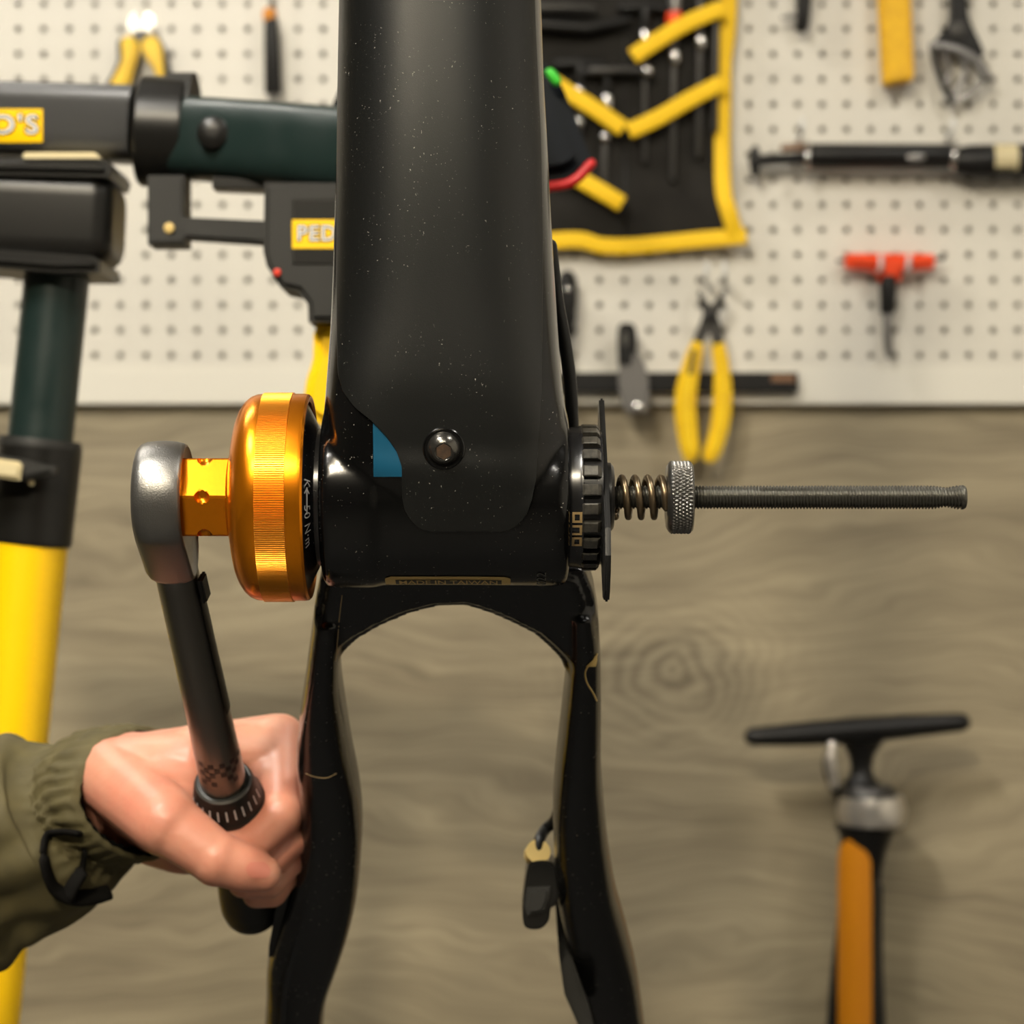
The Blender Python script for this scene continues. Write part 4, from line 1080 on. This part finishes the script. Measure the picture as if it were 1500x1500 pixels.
for px, lb in ((1184, 'bright clip round the thin part of the frame pump'), (1399, 'bright clip round the middle of the frame pump')):
    tt_ = obj('pump_clip', tube(smooth_path([W(px, 212, md - .006), W(px, 222, md - .014), W(px - 2, 234, md - .015), W(px - 3, 246, md - .008)], 5), .0030, 10), M['chrome'], None, 180)
    tag(tt_, lb, 'clip', 'clips round the frame pump')

# red T-handle tool
t = thing('chain_tool', 1302, 440, 'red T-handled chain tool hanging at the right of the pegboard', 'tool')
obj('cross_handle', prism([(1240, 372), (1366, 373), (1369, 380), (1366, 394), (1330, 396), (1320, 402), (1318, 412), (1288, 412), (1284, 402), (1274, 396), (1240, 393), (1236, 384)], TD, .018, .005, 0, 3), M['redhandle'], t, 40)
obj('sleeve', tube([W(1301, 404, TD), W(1301, 430, TD), W(1300, 456, TD)], [.0085, .0085, .0075], 20, rnd=.4), M['blk_tool'], t, 60)
obj('pin', tube([W(1300, 450, TD), W(1300, 490, TD), W(1302, 520, TD)], [.0048, .0048, .0036], 14), M['grey_metal'], t, 60)
obj('end_pin', tube([W(1228, 382, TD), W(1242, 382, TD)], .002, 10), M['dk_metal'], t, 60)
obj('end_pin', tube([W(1364, 380, TD), W(1380, 379, TD)], .002, 10), M['dk_metal'], t, 60)
hook(1282, 400, 'steel hook under the left side of the red handle', .03); hook(1322, 400, 'steel hook under the right side of the red handle', .03)

# yellow handled pliers
PLD = PD - .030
t = thing('pliers', 1030, 560, 'open pliers with long yellow dipped handles in the middle of the board', 'pliers', d=PLD)
obj('left_handle', prism([(1014, 500), (1031, 503), (1024, 545), (1019, 600), (1024, 655), (1018, 674), (1003, 674), (993, 640), (988, 590), (996, 545)], PLD, .014, .005, 2, 3), M['yellow_dip'], t, 40)
obj('right_handle', prism([(1042, 503), (1061, 503), (1071, 560), (1071, 605), (1062, 645), (1050, 674), (1034, 676), (1030, 664), (1041, 625), (1045, 580), (1046, 540)], PLD, .014, .005, 2, 3), M['yellow_dip'], t, 40)
obj('handle_print', prism([(1013, 512), (1020, 512), (1014, 548), (1007, 548)], PLD - .0072, .0004), M['dk_metal'], t, None)
obj('jaw', prism([(1046, 508), (1060, 500), (1056, 478), (1050, 460), (1042, 448), (1034, 440), (1026, 424), (1022, 428), (1026, 448), (1034, 468), (1040, 488)], PLD, .009, .002), M['dk_metal'], t, 40)
obj('jaw', prism([(1028, 508), (1014, 500), (1024, 478), (1030, 460), (1040, 448), (1050, 438), (1058, 424), (1062, 428), (1058, 448), (1048, 468), (1038, 488)], PLD + .002, .009, .002), M['dk_metal'], t, 40)
obj('pivot', lathe([(0, .006), (.002, .006), (.003, .004)], W(1040, 464, PLD - .0045), (0, -1, 0), 20), M['blk_tool'], t)
hook(1030, 410, 'thin steel hook left above the pliers jaws', .036); hook(1056, 410, 'thin steel hook right above the pliers jaws', .036)

# dark handled tool and grey tool on the magnetic strip
STD = PD - .022
t = thing('magnetic_strip', 1000, 560, 'black magnetic tool strip along the bottom rail of the pegboard', 'tool holder', d=PD)
obj('bar', prism(rect(700, 546, 1168, 575), PD - .009, .014, .002), M['blk_tool'], t, 40)
obj('foil_label', prism(rect(1130, 549, 1164, 559), PD - .0165, .0006), M['copper'], t, None)
t = thing('screwdriver', 832, 470, 'dark handled driver with a bright hole beside the down tube', 'screwdriver', d=STD)
obj('handle', tube(smooth_path([W(831, 408, STD), W(831, 425, STD), W(831, 455, STD), W(832, 486, STD)], 5), [(.0085, .0085)] + [(.0108, .0100)] * 9 + [(.0100, .009)] * 3 + [(.0080, .0075)] * 3, 24), M['blk_tool'], t, 60)
obj('hanging_hole', ball(W(831, 424, STD - .008), .005, (1, .6, 1)), M['chrome'], t, 60)
obj('shaft', tube([W(832, 480, STD), W(834, 580, STD)], .0036, 14, rnd=.4), M['grey_metal'], t, 60)
t = thing('hand_scraper', 925, 540, 'grey bladed hand tool with a black looped handle on the magnetic strip', 'tool', d=STD)
obj('handle', prism([(905, 482), (912, 474), (924, 474), (932, 484), (932, 520), (926, 540), (908, 540), (905, 520)], STD, .014, .004, 2, 3), M['blk_tool'], t, 40)
obj('hanging_hole', prism([(911, 488), (918, 486), (921, 496), (918, 506), (911, 504)], STD - .0072, .001, .0003, 2), M['chrome'], t, None)
obj('blade', prism([(908, 532), (928, 516), (940, 524), (950, 556), (950, 596), (944, 606), (922, 606), (910, 590), (906, 560)], STD - .002, .006, .002, 2), M['grey_metal'], t, 40)
obj('bright_end', ball(W(935, 597, STD - .005), .0062, (1, .5, 1)), M['chrome'], t, 60)

# ------------------------------------------------------------------ floor pump
fd = 2.115
pump = empty('floor_pump', (W(1258, 0, fd).x, fd - CAM_D, 0), 'orange and black floor pump with a wide black handle standing by the wall', 'pump')
PXm = lambda px, py, dd=0: W(px, py, fd + dd)
obj('handle', tube(smooth_path([PXm(1104, 1079), PXm(1160, 1076), PXm(1250, 1070), PXm(1340, 1063), PXm(1408, 1058)], 6), [.0090, .0104, .0120, .0128, .0120, .0104, .0090], 24), M['blk_tool'], pump, 60, 'wide black handle')
obj('handle_neck', lathe([(0, .024), (.006, .019), (.016, .0125), (.026, .0105), (.036, .0115), (.044, .019)], PXm(1262, 1082), PXm(1262, 1150) - PXm(1262, 1082), 32), M['blk_tool'], pump, 60)
ptop = PXm(1278, 1150).z
def vlathe(prof, px, segs=40): # profile in (pixel row, radius px)
    return lathe([(-(py - 1150) / F * fd, r / F * fd) for py, r in prof], PXm(px, 1150), (0, 0, 1), segs)
obj('top_cap', vlathe([(1148, 18), (1150, 34), (1158, 40), (1166, 42)], 1272), M['dk_metal'], pump)
obj('gauge_ring', vlathe([(1164, 38), (1166, 46), (1185, 51), (1206, 47), (1210, 42)], 1277), M['pump_silver'], pump, 40, 'bright silver ring')
obj('cone', vlathe([(1206, 30), (1208, 46), (1222, 40), (1244, 31), (1270, 25), (1290, 22)], 1268), M['blk_tool'], pump)
zb = PXm(0, 1230).z; bxm = PXm(1258, 0).x; by = fd - CAM_D
obj('barrel', lathe([(0, .0185), (.03, .0190), (zb - .06, .0200), (zb - .05, .0200)], (bxm, by, zb), (0, 0, -1), 40), M['blk_tool'], pump, 40)
L = []
for z, w_ in ((zb + .002, .25), (zb - .006, .6), (zb - .018, .78), (zb - .05, .82), (.15, .82), (.12, .82)):
    r = .0203 + (.0012 if z < zb - .2 else .0)
    L.append([Vector((bxm, by, z)) + Vector((math.sin(a), -math.cos(a), 0)) * (r + .0006) for a in np.linspace(-.55 - w_ * 1.15, -.55 + w_ * 1.25, 18)])
obj('orange_panel', rings(L, closed_u=False), M['pump_orange'], pump, 180, 'orange barrel panel')
obj('hose', tube(smooth_path([PXm(1218, 1100), PXm(1214, 1130, .01), PXm(1240, 1200, .035), PXm(1238, 1310, .025), PXm(1219, 1500), PXm(1205, 1900), PXm(1225, 2050)], 8), .0055, 14), M['hose'], pump, 180, 'black rubber hose')
obj('hose_chuck', tube(smooth_path([PXm(1219, 1092, -.01), PXm(1217, 1115, -.012), PXm(1222, 1150, -.01)], 5), [.005] * 4 + [.0058] * 4 + [.0048] * 3, 14), M['pump_silver'], pump, 60)
obj('rear_hose', tube(smooth_path([PXm(1286, 1300, .01), PXm(1286, 1400, .01), PXm(1290, 1500), PXm(1300, 1700), PXm(1290, 2050)], 8), .0048, 14), M['hose'], pump, 180)
obj('base', merge(prism_w([(bxm - .11, by - .05, 0.001), (bxm + .11, by - .05, 0.001), (bxm + .12, by - .02, 0.001), (bxm + .12, by + .03, 0.001), (bxm + .04, by + .07, 0.001), (bxm - .04, by + .07, 0.001), (bxm - .12, by + .03, 0.001), (bxm - .12, by - .02, 0.001)], (0, 0, .025), .004), lathe([(0, .045), (.03, .035), (.075, .024)], (bxm, by, .02), (0, 0, 1), 32)), M['blk_tool'], pump, 40)
